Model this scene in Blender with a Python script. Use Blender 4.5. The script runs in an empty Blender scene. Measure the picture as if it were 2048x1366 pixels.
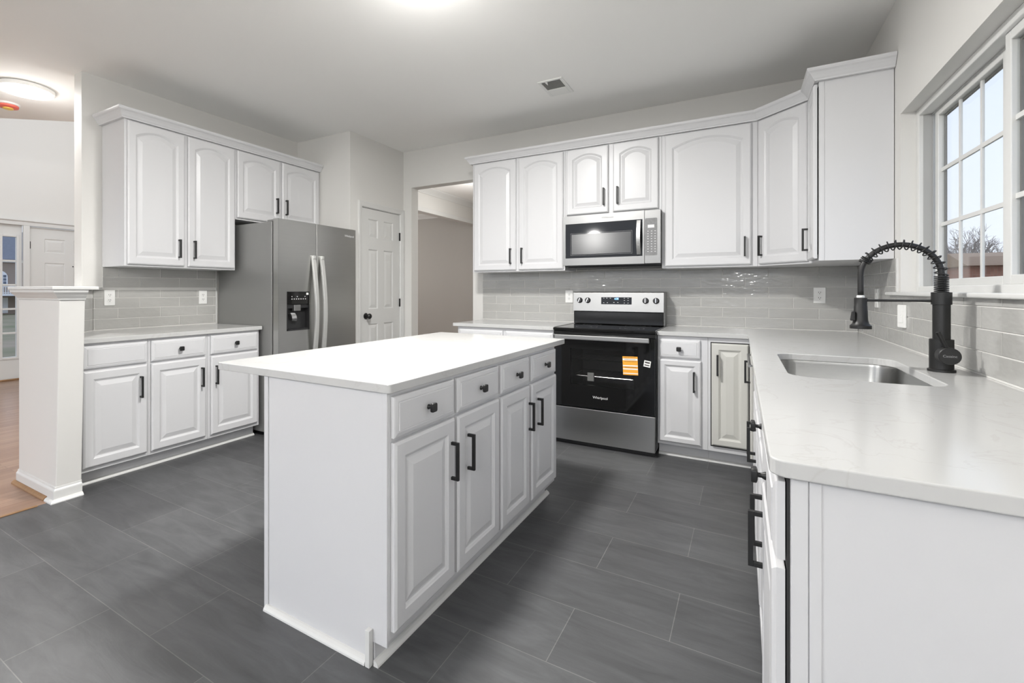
import bpy, bmesh, math, random
from mathutils import Matrix, Vector
random.seed(7)
C = bpy.context.scene.collection
sc = bpy.context.scene
PI = math.pi

# ------------------------------------------------------------ camera, world, exposure
cam_d = bpy.data.cameras.new('camera'); cam = bpy.data.objects.new('camera', cam_d); C.objects.link(cam)
cam.location = (0, 0, 1.2092)
cam.rotation_euler = (PI/2, 0, 0.5402)
cam_d.sensor_width = 36.0
cam_d.lens = 957.4/2048*36.0
cam_d.shift_x = (1024-907.3)/2048
cam_d.shift_y = (581.0-683.0)/2048
cam_d.clip_start = 0.05; cam_d.clip_end = 400
sc.camera = cam
sc.view_settings.view_transform = 'Standard'
sc.view_settings.look = 'None'
sc.view_settings.gamma = 1.0
sc.view_settings.use_curve_mapping = False
sc.view_settings.exposure = 0.74

world = bpy.data.worlds.new('world'); sc.world = world; world.use_nodes = True
wn = world.node_tree.nodes; wl = world.node_tree.links
wn.clear()
wo = wn.new('ShaderNodeOutputWorld'); wb = wn.new('ShaderNodeBackground')
tc = wn.new('ShaderNodeTexCoord'); sx = wn.new('ShaderNodeSeparateXYZ'); cr = wn.new('ShaderNodeValToRGB')
wl.new(tc.outputs['Generated'], sx.inputs[0]); wl.new(sx.outputs['Z'], cr.inputs[0])
cr.color_ramp.elements[0].position = 0.0; cr.color_ramp.elements[0].color = (0.74, 0.78, 0.86, 1)
cr.color_ramp.elements[1].position = 0.7; cr.color_ramp.elements[1].color = (0.58, 0.70, 0.95, 1)
wl.new(cr.outputs[0], wb.inputs[0]); wb.inputs[1].default_value = 0.88
wl.new(wb.outputs[0], wo.inputs[0])

def area_lamp(name, loc, size, power, rot=(0, 0, 0), color=(1, 0.985, 0.96), shape='DISK'):
    d = bpy.data.lights.new(name, 'AREA'); d.shape = shape; d.size = size; d.energy = power; d.color = color
    o = bpy.data.objects.new(name, d); C.objects.link(o); o.location = loc; o.rotation_euler = rot
    return o
CEIL = 2.784
# kitchen and foyer discs are the place's lamps; the points are added, unseen fill
def fill_lamp(name, loc, radius, power, color=(1, 0.985, 0.96)):
    d = bpy.data.lights.new(name, 'POINT'); d.shadow_soft_size = radius; d.energy = power; d.color = color
    o = bpy.data.objects.new(name, d); C.objects.link(o); o.location = loc; return o
area_lamp('kitchen_lamp', (-1.37, 2.0, 2.725), 0.30, 56)
fill_lamp('kitchen_ceiling_fill', (-1.37, 2.0, 2.50), 0.12, 3)  # unseen point added under the disc to brighten the ceiling
area_lamp('foyer_lamp', (-4.755, 1.48, 2.725), 0.30, 26)
fill_lamp('foyer_ceiling_fill', (-4.755, 1.48, 2.55), 0.12, 3)  # unseen point added to lift the ceiling around the foyer disc
fill_lamp('hall_fill', (-3.1, 6.0, 2.2), 0.12, 15)  # unseen point added to light the hall beyond the opening
fill_lamp('dining_fill', (-6.4, 5.9, 1.9), 0.15, 50)  # no fixture here; added to brighten the dining walls
fill_lamp('foyer_fill', (-6.4, 2.9, 3.3), 0.25, 36)  # added fill for the foyer walls, no fixture modelled
fill_lamp('breakfast_fill', (-2.6, -2.0, 2.3), 0.12, 70)  # added fill behind the camera, mostly for the ceiling
fill_lamp('breakfast_fill', (0.0, -2.3, 2.15), 0.12, 70)  # second added fill, for the island's right face

# ------------------------------------------------------------ materials
def mat(name, col, rough=0.5, metal=0.0, spec=0.5, noise=0.0, nscale=6.0, bump=0.0, bscale=60.0, coat=0.0, stretch=None, emit=None, estr=0.0):
    m = bpy.data.materials.new(name); m.use_nodes = True
    n = m.node_tree.nodes; l = m.node_tree.links
    b = n['Principled BSDF']
    b.inputs['Base Color'].default_value = (*col, 1)
    b.inputs['Roughness'].default_value = rough
    b.inputs['Metallic'].default_value = metal
    b.inputs['Specular IOR Level'].default_value = spec
    if coat: b.inputs['Coat Weight'].default_value = coat; b.inputs['Coat Roughness'].default_value = 0.05
    if emit: b.inputs['Emission Color'].default_value = (*emit, 1); b.inputs['Emission Strength'].default_value = estr
    if noise or bump:
        t = n.new('ShaderNodeTexCoord'); mp = n.new('ShaderNodeMapping'); l.new(t.outputs['Object'], mp.inputs[0])
        if stretch: mp.inputs['Scale'].default_value = stretch
    if noise:
        nz = n.new('ShaderNodeTexNoise'); nz.inputs['Scale'].default_value = nscale; nz.inputs['Detail'].default_value = 5
        l.new(mp.outputs[0], nz.inputs['Vector'])
        mx = n.new('ShaderNodeMix'); mx.data_type = 'RGBA'
        mx.inputs[6].default_value = (*[c*(1-noise) for c in col], 1)
        mx.inputs[7].default_value = (*[min(1, c*(1+noise)) for c in col], 1)
        l.new(nz.outputs[0], mx.inputs[0]); l.new(mx.outputs[2], b.inputs['Base Color'])
    if bump:
        nb = n.new('ShaderNodeTexNoise'); nb.inputs['Scale'].default_value = bscale; nb.inputs['Detail'].default_value = 3
        l.new(mp.outputs[0], nb.inputs['Vector'])
        bp = n.new('ShaderNodeBump'); bp.inputs['Strength'].default_value = bump; bp.inputs['Distance'].default_value = 0.002
        l.new(nb.outputs[0], bp.inputs['Height']); l.new(bp.outputs[0], b.inputs['Normal'])
    return m

M = {}
M['wall'] = mat('wall_paint', (0.69, 0.68, 0.655), 0.6, noise=0.01, nscale=2, bump=0.08, bscale=250)
M['ceil'] = mat('ceiling_paint', (0.94, 0.935, 0.915), 0.8, noise=0.01, nscale=2, bump=0.1, bscale=200)
M['trim'] = mat('trim_paint', (0.68, 0.68, 0.665), 0.35, noise=0.01, nscale=3)
M['cab'] = mat('cabinet_paint', (0.64, 0.64, 0.65), 0.34, noise=0.012, nscale=3, bump=0.03, bscale=120)
M['cream'] = mat('cream_cabinet_paint', (0.58, 0.575, 0.54), 0.35, noise=0.012, nscale=3, bump=0.03, bscale=120)
M['gap'] = mat('gap_shade_and_gasket', (0.03, 0.03, 0.03), 0.8)  # near-black for painted shade in door gaps; also the fridge gasket
M['black'] = mat('black_metal', (0.010, 0.010, 0.010), 0.45, noise=0.1, nscale=40)
M['plate'] = mat('white_plastic', (0.85, 0.85, 0.83), 0.3, noise=0.01)
M['slot'] = mat('outlet_slot', (0.05, 0.05, 0.05), 0.6)
M['dimwall'] = mat('dim_wall_paint', (0.42, 0.40, 0.375), 0.7, noise=0.015, nscale=2, bump=0.08, bscale=250)  # dimness of the far walls put into a darker paint colour
M['steel'] = mat('stainless_steel', (0.48, 0.48, 0.47), 0.28, metal=1.0, noise=0.05, nscale=5, stretch=(1, 1, 60), bump=0.03, bscale=40)
M['steelh'] = mat('brushed_steel_horizontal', (0.37, 0.37, 0.365), 0.40, metal=1.0, noise=0.05, nscale=5, stretch=(1, 1, 60))
M['fridge'] = mat('fridge_steel', (0.44, 0.44, 0.425), 0.30, metal=0.95, noise=0.04, nscale=3, stretch=(1, 1, 40))
M['sinksteel'] = mat('sink_steel', (0.34, 0.34, 0.33), 0.30, metal=1.0, noise=0.05, nscale=5, stretch=(1, 1, 60), bump=0.03, bscale=40)
M['msteel'] = mat('microwave_steel', (0.25, 0.25, 0.247), 0.36, metal=1.0, noise=0.05, nscale=5, stretch=(1, 1, 60))
M['track_shade'] = mat('window_track_shade', (0.42, 0.42, 0.41), 0.6, noise=0.05)  # track grey darkened to carry the groove's shadow
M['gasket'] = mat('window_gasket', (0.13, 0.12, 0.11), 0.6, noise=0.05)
M['hsteel'] = mat('satin_handle_steel', (0.62, 0.62, 0.60), 0.42, metal=0.55, noise=0.03, nscale=5, stretch=(1, 1, 30))
M['fside'] = mat('fridge_side_grey', (0.27, 0.27, 0.262), 0.4, metal=0.4, noise=0.04, nscale=3)
M['bglass'] = mat('black_glass', (0.006, 0.006, 0.006), 0.05)
M['benamel'] = mat('black_enamel', (0.012, 0.012, 0.012), 0.12, noise=0.1, nscale=8)
M['dark'] = mat('dark_plastic', (0.02, 0.02, 0.021), 0.35, noise=0.05)
M['mesh'] = mat('microwave_screen', (0.075, 0.075, 0.075), 0.18, noise=0.15, nscale=6)
M['mpanel'] = mat('microwave_control_panel', (0.20, 0.20, 0.20), 0.25, noise=0.35, nscale=60)
M['wire'] = mat('chrome_wire', (0.75, 0.75, 0.75), 0.2, metal=1.0)
M['text'] = mat('light_grey_lettering', (0.7, 0.7, 0.7), 0.5)
M['textd'] = mat('dark_grey_lettering', (0.28, 0.28, 0.28), 0.5)
M['orange'] = mat('orange_paper', (0.95, 0.42, 0.04), 0.6, noise=0.03)
M['paper'] = mat('white_paper', (0.85, 0.85, 0.82), 0.6)
M['ink'] = mat('dark_ink', (0.06, 0.05, 0.05), 0.6)
M['red'] = mat('red_plastic', (0.80, 0.16, 0.12), 0.5)
M['yellow'] = mat('yellow_paper', (0.90, 0.62, 0.10), 0.5)
M['blue'] = mat('blue_digits', (0.1, 0.3, 1), 0.5, emit=(0.15, 0.45, 1.0), estr=5)
M['glow'] = mat('lamp_diffuser', (0.95, 0.95, 0.93), 0.4, emit=(1, 0.99, 0.96), estr=2.2)
M['void'] = mat('duct_grey', (0.20, 0.20, 0.19), 0.8, noise=0.1, nscale=30)
M['brown'] = mat('brown_wood_trim', (0.30, 0.17, 0.08), 0.5, noise=0.35, nscale=20, stretch=(4, 1, 1))
M['shingle'] = mat('grey_blue_roof', (0.16, 0.17, 0.20), 0.9, noise=0.2, nscale=4)
M['hwhite'] = mat('house_white_paint', (0.75, 0.76, 0.78), 0.7, noise=0.04)
M['hglass'] = mat('house_window_dark', (0.10, 0.13, 0.18), 0.2, noise=0.1)
M['bark'] = mat('bare_bark', (0.20, 0.17, 0.16), 0.9, noise=0.3, nscale=9)
M['twig'] = mat('bare_twigs', (0.25, 0.21, 0.20), 0.9, noise=0.2, nscale=2)
M['brush'] = mat('winter_brush', (0.30, 0.26, 0.24), 0.95, noise=0.4, nscale=3)

def nodes(m): return m.node_tree.nodes, m.node_tree.links
# quartz: white with faint veins
m = mat('quartz', (0.86, 0.86, 0.855), 0.16, noise=0.0); n, l = nodes(m)
t = n.new('ShaderNodeTexCoord'); nz = n.new('ShaderNodeTexNoise'); nz.inputs['Scale'].default_value = 3.5; nz.inputs['Detail'].default_value = 9; nz.inputs['Distortion'].default_value = 1.6
l.new(t.outputs['Object'], nz.inputs['Vector']); r = n.new('ShaderNodeValToRGB')
r.color_ramp.elements[0].position = 0.485; r.color_ramp.elements[0].color = (0.55, 0.55, 0.542, 1)
r.color_ramp.elements[1].position = 0.515; r.color_ramp.elements[1].color = (0.55, 0.55, 0.542, 1)
e = r.color_ramp.elements.new(0.5); e.color = (0.518, 0.513, 0.50, 1)
l.new(nz.outputs[0], r.inputs[0]); l.new(r.outputs[0], n['Principled BSDF'].inputs['Base Color']); M['quartz'] = m
# slate floor: brick pattern of 24x12 inch tiles
m = mat('slate_tile_floor', (0.1, 0.1, 0.1), 0.42); n, l = nodes(m); b = n['Principled BSDF']
t = n.new('ShaderNodeTexCoord'); mp = n.new('ShaderNodeMapping'); l.new(t.outputs['Object'], mp.inputs[0])
TA = -0.0087; TX, TY = -0.5418, 1.4916
mp.vector_type = 'TEXTURE'; mp.inputs['Location'].default_value = (TX, TY+0.3075*1, 0); mp.inputs['Rotation'].default_value = (0, 0, TA)
bk = n.new('ShaderNodeTexBrick'); bk.offset = 0.46; bk.offset_frequency = 2; bk.squash = 1.0
bk.inputs['Scale'].default_value = 1.0; bk.inputs['Brick Width'].default_value = 0.6125; bk.inputs['Row Height'].default_value = 0.3075
bk.inputs['Mortar Size'].default_value = 0.0015; bk.inputs['Mortar Smooth'].default_value = 0.1; bk.inputs['Bias'].default_value = 0
bk.inputs['Color1'].default_value = (0.070, 0.071, 0.074, 1); bk.inputs['Color2'].default_value = (0.088, 0.090, 0.093, 1)
bk.inputs['Mortar'].default_value = (0.15, 0.15, 0.146, 1)
l.new(mp.outputs[0], bk.inputs['Vector'])
mp2 = n.new('ShaderNodeMapping'); mp2.inputs['Scale'].default_value = (1.0, 5.0, 1); mp2.inputs['Rotation'].default_value = (0, 0, 0.25); l.new(t.outputs['Object'], mp2.inputs[0])
nz = n.new('ShaderNodeTexNoise'); nz.inputs['Scale'].default_value = 3.2; nz.inputs['Detail'].default_value = 10; nz.inputs['Roughness'].default_value = 0.66; nz.inputs['Distortion'].default_value = 0.8
l.new(mp2.outputs[0], nz.inputs['Vector'])
r = n.new('ShaderNodeValToRGB'); r.color_ramp.elements[0].position = 0.3; r.color_ramp.elements[0].color = (0.72, 0.72, 0.72, 1); r.color_ramp.elements[1].position = 0.75; r.color_ramp.elements[1].color = (1.3, 1.3, 1.3, 1)
l.new(nz.outputs[0], r.inputs[0])
mx = n.new('ShaderNodeMix'); mx.data_type = 'RGBA'; mx.blend_type = 'MULTIPLY'; mx.inputs[0].default_value = 1
l.new(bk.outputs['Color'], mx.inputs[6]); l.new(r.outputs[0], mx.inputs[7]); l.new(mx.outputs[2], b.inputs['Base Color'])
bp = n.new('ShaderNodeBump'); bp.inputs['Strength'].default_value = 0.25; bp.inputs['Distance'].default_value = 0.003
mt = n.new('ShaderNodeMath'); mt.operation = 'SUBTRACT'; l.new(nz.outputs[0], mt.inputs[0]); l.new(bk.outputs['Fac'], mt.inputs[1])
l.new(mt.outputs[0], bp.inputs['Height']); l.new(bp.outputs[0], b.inputs['Normal']); M['slate'] = m
# wood strip floor, boards along Y
m = mat('oak_strip_floor', (0.4, 0.25, 0.15), 0.3); n, l = nodes(m); b = n['Principled BSDF']
t = n.new('ShaderNodeTexCoord'); mp = n.new('ShaderNodeMapping'); mp.inputs['Rotation'].default_value = (0, 0, PI/2); l.new(t.outputs['Object'], mp.inputs[0])
bk = n.new('ShaderNodeTexBrick'); bk.offset = 0.37; bk.inputs['Scale'].default_value = 1; bk.inputs['Brick Width'].default_value = 0.9; bk.inputs['Row Height'].default_value = 0.057
bk.inputs['Mortar Size'].default_value = 0.0008; bk.inputs['Color1'].default_value = (0.33, 0.19, 0.12, 1); bk.inputs['Color2'].default_value = (0.43, 0.27, 0.18, 1); bk.inputs['Mortar'].default_value = (0.10, 0.05, 0.03, 1)
l.new(mp.outputs[0], bk.inputs['Vector'])
mp2 = n.new('ShaderNodeMapping'); mp2.inputs['Scale'].default_value = (30, 1.5, 1); l.new(t.outputs['Object'], mp2.inputs[0])
nz = n.new('ShaderNodeTexNoise'); nz.inputs['Scale'].default_value = 2; nz.inputs['Detail'].default_value = 6; l.new(mp2.outputs[0], nz.inputs['Vector'])
mx = n.new('ShaderNodeMix'); mx.data_type = 'RGBA'; mx.blend_type = 'MULTIPLY'; mx.inputs[0].default_value = 0.5
l.new(bk.outputs['Color'], mx.inputs[6]); l.new(nz.outputs[0], mx.inputs[7]); l.new(mx.outputs[2], b.inputs['Base Color']); M['wood'] = m
# glazed wall tile, wavy
m = mat('glazed_grey_tile', (0.50, 0.495, 0.475), 0.10, coat=0.15); n, l = nodes(m); b = n['Principled BSDF']
t = n.new('ShaderNodeTexCoord'); mp = n.new('ShaderNodeMapping'); mp.inputs['Scale'].default_value = (1, 1, 2.2); l.new(t.outputs['Object'], mp.inputs[0])
nz = n.new('ShaderNodeTexNoise'); nz.inputs['Scale'].default_value = 7; nz.inputs['Detail'].default_value = 6; nz.inputs['Roughness'].default_value = 0.6; l.new(mp.outputs[0], nz.inputs['Vector'])
g = n.new('ShaderNodeNewGeometry')
mx = n.new('ShaderNodeMix'); mx.data_type = 'RGBA'; mx.inputs[6].default_value = (0.38, 0.375, 0.357, 1); mx.inputs[7].default_value = (0.48, 0.475, 0.456, 1)
ad = n.new('ShaderNodeMath'); ad.operation = 'MULTIPLY_ADD'; ad.inputs[1].default_value = 0.35; l.new(g.outputs['Random Per Island'], ad.inputs[0])
m2 = n.new('ShaderNodeMath'); m2.operation = 'MULTIPLY'; m2.inputs[1].default_value = 0.8; l.new(nz.outputs[0], m2.inputs[0]); l.new(m2.outputs[0], ad.inputs[2])
l.new(ad.outputs[0], mx.inputs[0]); l.new(mx.outputs[2], b.inputs['Base Color'])
nb = n.new('ShaderNodeTexNoise'); nb.inputs['Scale'].default_value = 19; nb.inputs['Detail'].default_value = 1.5; l.new(mp.outputs[0], nb.inputs['Vector'])
bp = n.new('ShaderNodeBump'); bp.inputs['Strength'].default_value = 0.45; bp.inputs['Distance'].default_value = 0.004
l.new(nb.outputs[0], bp.inputs['Height']); l.new(bp.outputs[0], b.inputs['Normal']); M['tile'] = m
M['grout'] = mat('pale_grout', (0.74, 0.73, 0.70), 0.8, noise=0.02)
# brick wall outdoors
m = mat('red_brick', (0.3, 0.15, 0.1), 0.85); n, l = nodes(m); b = n['Principled BSDF']
t = n.new('ShaderNodeTexCoord'); mp = n.new('ShaderNodeMapping'); mp.inputs['Rotation'].default_value = (PI/2, 0, PI/2); l.new(t.outputs['Object'], mp.inputs[0])
bk = n.new('ShaderNodeTexBrick'); bk.inputs['Scale'].default_value = 2; bk.inputs['Mortar Size'].default_value = 0.008; bk.inputs['Color1'].default_value = (0.30, 0.12, 0.08, 1); bk.inputs['Color2'].default_value = (0.40, 0.18, 0.12, 1); bk.inputs['Mortar'].default_value = (0.3, 0.24, 0.2, 1)
l.new(mp.outputs[0], bk.inputs['Vector']); l.new(bk.outputs[0], b.inputs['Base Color']); M['brick'] = m
# lawn
m = mat('winter_lawn', (0.2, 0.2, 0.1), 0.95); n, l = nodes(m); b = n['Principled BSDF']
t = n.new('ShaderNodeTexCoord'); nz = n.new('ShaderNodeTexNoise'); nz.inputs['Scale'].default_value = 0.35; nz.inputs['Detail'].default_value = 10; l.new(t.outputs['Object'], nz.inputs['Vector'])
r = n.new('ShaderNodeValToRGB'); r.color_ramp.elements[0].position = 0.35; r.color_ramp.elements[0].color = (0.15, 0.155, 0.075, 1); r.color_ramp.elements[1].position = 0.65; r.color_ramp.elements[1].color = (0.30, 0.24, 0.17, 1)
l.new(nz.outputs[0], r.inputs[0]); l.new(r.outputs[0], b.inputs['Base Color']); M['lawn'] = m
# clear glass
def glassmat(name, tint, refl):
    m = bpy.data.materials.new(name); m.use_nodes = True; n, l = nodes(m); n.clear()
    o = n.new('ShaderNodeOutputMaterial'); mx = n.new('ShaderNodeMixShader'); tr = n.new('ShaderNodeBsdfTransparent'); gl = n.new('ShaderNodeBsdfGlossy')
    tr.inputs[0].default_value = (*tint, 1); gl.inputs[1].default_value = 0.02
    lw = n.new('ShaderNodeLayerWeight'); pw = n.new('ShaderNodeMath'); pw.operation = 'POWER'; pw.inputs[1].default_value = 4.5
    ma = n.new('ShaderNodeMath'); ma.operation = 'MULTIPLY_ADD'; ma.inputs[1].default_value = refl*0.6; ma.inputs[2].default_value = 0.03*refl
    lw.inputs[0].default_value = 0.5; l.new(lw.outputs['Facing'], pw.inputs[0]); l.new(pw.outputs[0], ma.inputs[0]); fr = ma
    l.new(fr.outputs[0], mx.inputs[0]); l.new(tr.outputs[0], mx.inputs[1]); l.new(gl.outputs[0], mx.inputs[2]); l.new(mx.outputs[0], o.inputs[0])
    return m
M['glass'] = glassmat('window_glass', (0.97, 0.98, 0.98), 0.7)
M['oglass'] = glassmat('oven_door_glass', (0.7, 0.7, 0.7), 1.6)
M['ovin'] = mat('oven_interior', (0.22, 0.22, 0.22), 0.5, noise=0.3, nscale=10)

# ------------------------------------------------------------ mesh helper
class MB:
    def __init__(s, mtx=None):
        s.v = []; s.f = []; s.m = mtx or Matrix.Identity(4)
    def add(s, vs, fs):
        k = len(s.v); s.v += [s.m @ Vector(p) for p in vs]; s.f += [tuple(i+k for i in f) for f in fs]
    def box(s, x0, x1, y0, y1, z0, z1):
        x0, x1 = sorted((x0, x1)); y0, y1 = sorted((y0, y1)); z0, z1 = sorted((z0, z1))
        s.add([(x0,y0,z0),(x1,y0,z0),(x1,y1,z0),(x0,y1,z0),(x0,y0,z1),(x1,y0,z1),(x1,y1,z1),(x0,y1,z1)],
              [(0,3,2,1),(4,5,6,7),(0,1,5,4),(1,2,6,5),(2,3,7,6),(3,0,4,7)]); return s
    def loft(s, loops, cap0=True, cap1=True, closed=True):
        n = len(loops[0]); k = len(s.v)
        for lp in loops: s.v += [s.m @ Vector(p) for p in lp]
        for i in range(len(loops)-1):
            for j in range(n if closed else n-1):
                a = k+i*n+j; b = k+i*n+(j+1) % n
                s.f.append((a, b, b+n, a+n))
        if cap0: s.f.append(tuple(k+j for j in reversed(range(n))))
        if cap1: s.f.append(tuple(k+(len(loops)-1)*n+j for j in range(n)))
        return s
    def prism(s, poly, z0, z1):
        return s.loft([[(x, y, z0) for x, y in poly], [(x, y, z1) for x, y in poly]])
    def tube(s, pts, r, n=12, caps=True, r1=None):
        pts = [Vector(p) for p in pts]; loops = []; N = len(pts)
        t0 = (pts[1]-pts[0]).normalized(); up = Vector((0,0,1)) if abs(t0.z) < .9 else Vector((1,0,0))
        x = t0.cross(up).normalized()
        for i, p in enumerate(pts):
            t = (pts[min(i+1, N-1)]-pts[max(i-1, 0)]).normalized()
            x = (x - t*x.dot(t)).normalized(); y = t.cross(x)
            rr = r if r1 is None else r+(r1-r)*i/(N-1)
            loops.append([tuple(p+(x*math.cos(2*PI*j/n)+y*math.sin(2*PI*j/n))*rr) for j in range(n)])
        return s.loft(loops, caps, caps)
    def lathe(s, c, prof, n=32, axis='z', caps=True):
        loops = []
        for r, h in prof:
            lp = []
            for j in range(n):
                a = 2*PI*j/n; p = (r*math.cos(a), r*math.sin(a), h)
                if axis == 'y': p = (p[0], p[2], p[1]) if True else p
                if axis == 'x': p = (p[2], p[0], p[1])
                lp.append((c[0]+p[0], c[1]+p[1], c[2]+p[2]))
            loops.append(lp)
        return s.loft(loops, caps, caps)
    def sweep(s, path, prof, z=0, closed=False):
        # path in XY, profile (out, up) closed polygon; outward = right-hand side of travel
        P = [Vector(p) for p in path]; N = len(P); loops = []
        for i in range(N):
            ns = []
            if i > 0 or closed:
                d = (P[i]-P[i-1]).normalized(); ns.append(Vector((d.y, -d.x)))
            if i < N-1 or closed:
                d = (P[(i+1) % N]-P[i]).normalized(); ns.append(Vector((d.y, -d.x)))
            o = ns[0] if len(ns) == 1 else (ns[0]+ns[1])/(1+ns[0].dot(ns[1]))
            loops.append([(P[i].x+o.x*a, P[i].y+o.y*a, z+b) for a, b in prof])
        return s.loft(loops)

ROOTS = {}
def obj(name, mb, m, parent=None, smooth=False, bevel=0.0, seg=2, label=None, cat=None, group=None, kind=None, origin=None):
    me = bpy.data.meshes.new(name)
    inv = None
    if parent is not None: inv = ROOTS[parent.name].inverted()
    elif origin is not None: inv = Matrix.Translation(origin).inverted()
    vs = [tuple(inv @ v) if inv else tuple(v) for v in mb.v]
    me.from_pydata(vs, [], mb.f); me.validate()
    bm = bmesh.new(); bm.from_mesh(me); bmesh.ops.recalc_face_normals(bm, faces=bm.faces); bm.to_mesh(me); bm.free()
    me.materials.append(m)
    o = bpy.data.objects.new(name, me); C.objects.link(o)
    if parent is not None:
        o.parent = parent; ROOTS[o.name] = ROOTS[parent.name]
    elif origin is not None:
        o.location = origin; ROOTS[o.name] = Matrix.Translation(origin)
    else: ROOTS[o.name] = Matrix.Identity(4)
    if smooth:
        for p in me.polygons: p.use_smooth = True
        if smooth == 'auto':
            me.set_sharp_from_angle(angle=math.radians(35))
    if bevel:
        b = o.modifiers.new('bevel', 'BEVEL'); b.width = bevel; b.segments = seg; b.limit_method = 'ANGLE'; b.angle_limit = math.radians(40)
    if label: o['label'] = label
    if cat: o['category'] = cat
    if group: o['group'] = group
    if kind: o['kind'] = kind
    return o
def thing(name, label, cat, loc=(0, 0, 0), rotz=0.0, group=None):
    o = bpy.data.objects.new(name, None); C.objects.link(o); o.empty_display_size = 0.1
    o.location = loc; o.rotation_euler = (0, 0, rotz); o['label'] = label; o['category'] = cat
    if group: o['group'] = group
    ROOTS[o.name] = Matrix.Translation(loc) @ Matrix.Rotation(rotz, 4, 'Z')
    return o
def struct(name, mb, m, **k): return obj(name, mb, m, kind='structure', **k)
def frame(x, y, ang): return Matrix.Translation((x, y, 0)) @ Matrix.Rotation(ang, 4, 'Z')
def lettering(name, text, size, mtx, m, parent, ext=0.0004):
    cu = bpy.data.curves.new(name+'_curve', 'FONT'); cu.body = text; cu.size = size; cu.extrude = ext; cu.align_x = 'CENTER'; cu.align_y = 'CENTER'
    to = bpy.data.objects.new(name+'_tmp', cu); C.objects.link(to)
    dg = bpy.context.evaluated_depsgraph_get(); dg.update()
    me = bpy.data.meshes.new_from_object(to.evaluated_get(dg))
    bpy.data.objects.remove(to); me.name = name
    me.transform(ROOTS[parent.name].inverted() @ mtx); me.materials.clear(); me.materials.append(m)
    o = bpy.data.objects.new(name, me); C.objects.link(o); o.parent = parent; ROOTS[o.name] = ROOTS[parent.name]
    return o
def rounded(poly, r, n=6):
    out = []; N = len(poly)
    for i in range(N):
        p = Vector(poly[i]); a = Vector(poly[i-1]); b = Vector(poly[(i+1) % N]); rr = r[i] if isinstance(r, (list, tuple)) else r
        if rr <= 0: out.append((p.x, p.y)); continue
        u = (a-p).normalized(); v = (b-p).normalized(); h = u.angle(v)/2; d = rr/math.tan(h)
        c = p+(u+v).normalized()*(rr/math.sin(h)); s0 = p+u*d-c; s1 = p+v*d-c
        ang = s0.angle_signed(s1)
        for k in range(n+1):
            q = s0.copy(); q.rotate(Matrix.Rotation(-ang*k/n, 2)); out.append((c.x+q.x, c.y+q.y))
    return out
def slab(name, outline, z0, z1, m, hole=None, parent=None, bev=0.003, **k):
    cu = bpy.data.curves.new(name+'_curve', 'CURVE'); cu.dimensions = '2D'; cu.fill_mode = 'BOTH'
    for pl in [outline]+([hole] if hole else []):
        sp = cu.splines.new('POLY'); sp.points.add(len(pl)-1); sp.use_cyclic_u = True
        for q, (x, y) in zip(sp.points, pl): q.co = (x, y, 0, 1)
    cu.extrude = (z1-z0)/2-bev; cu.bevel_depth = bev; cu.bevel_resolution = 2; cu.offset = -bev
    to = bpy.data.objects.new(name+'_tmp', cu); C.objects.link(to); to.location = (0, 0, 0)
    dg = bpy.context.evaluated_depsgraph_get(); dg.update()
    me = bpy.data.meshes.new_from_object(to.evaluated_get(dg)); bpy.data.objects.remove(to)
    mb = MB(); mb.v = [v.co+Vector((0, 0, (z0+z1)/2)) for v in me.vertices]; mb.f = [tuple(p.vertices) for p in me.polygons]
    bpy.data.meshes.remove(me)
    return obj(name, mb, m, parent, **k)

# ------------------------------------------------------------ ROOM SHELL
XR = 0.722; YB = 4.395; XL = -4.055
w = MB()
w.prism([(-3.385, -3.0), (0.95, -3.0), (0.95, 4.5), (-4.16, 4.5), (-4.16, 1.52), (-3.885, 1.24), (-3.385, 1.19)], -0.12, 0)
struct('floor', w, M['slate'])
w = MB(); w.prism([(-8.6, -3.0), (-3.387, -3.0), (-3.387, 1.188), (-3.887, 1.238), (-4.162, 1.52), (-4.162, 4.6), (-8.6, 4.6)], -0.12, 0); w.box(-8.6, -2.2, 4.502, 8.4, -0.12, 0) 
struct('floor_foyer', w, M['wood'])
# thin wood edge strip between the two floors
w = MB(); w.box(-3.392, -3.372, -3.0, 1.10, 0.0, 0.006); struct('trim_1', w, M['brown'], bevel=0.002)

dg0 = (-4.17, 2.99)
w = MB(); w.prism([(0.95, -3), (0.95, 4.5), (-4.17, 4.5), (-4.17, 2.99), (-7.3, 0.36), (-8.6, -0.73), (-8.6, -3)], CEIL, CEIL+0.28)
w.box(-8.6, -2.2, 4.5, 8.4, CEIL, CEIL+0.2)
struct('ceiling', w, M['ceil'])
w = MB(); w.box(-8.6, -4.0, -0.8, 4.7, 5.0, 5.1); struct('ceiling_foyer', w, M['ceil'])

w = MB(); T = 0.127
w.box(-3.42, -3.191, YB, YB+T, 0, CEIL); w.box(-3.191, -2.40, YB, YB+T, 2.37, CEIL); w.box(-2.40, 0.95, YB, YB+T, 0, CEIL)
struct('wall_back', w, M['wall'])
# right wall with window opening
WY0, WY1, WZ0, WZ1 = 1.57, 3.374, 1.185, 2.14
w = MB()
w.box(XR, XR+0.16, WY1, YB, 0, CEIL); w.box(XR, XR+0.16, -3.0, WY0, 0, CEIL)
w.box(XR, XR+0.16, WY0, WY1, 0, WZ0); w.box(XR, XR+0.16, WY0, WY1, WZ1, CEIL)
struct('wall_right', w, M['wall'])
# left wall behind the counter, its far part carries on into the foyer
w = MB(); w.box(-4.17, XL, 1.572, 4.395, 0, CEIL); w.box(-4.17, XL, 3.0, 4.6, CEIL+0.28, 5.0)
struct('wall_left', w, M['wall'])
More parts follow.
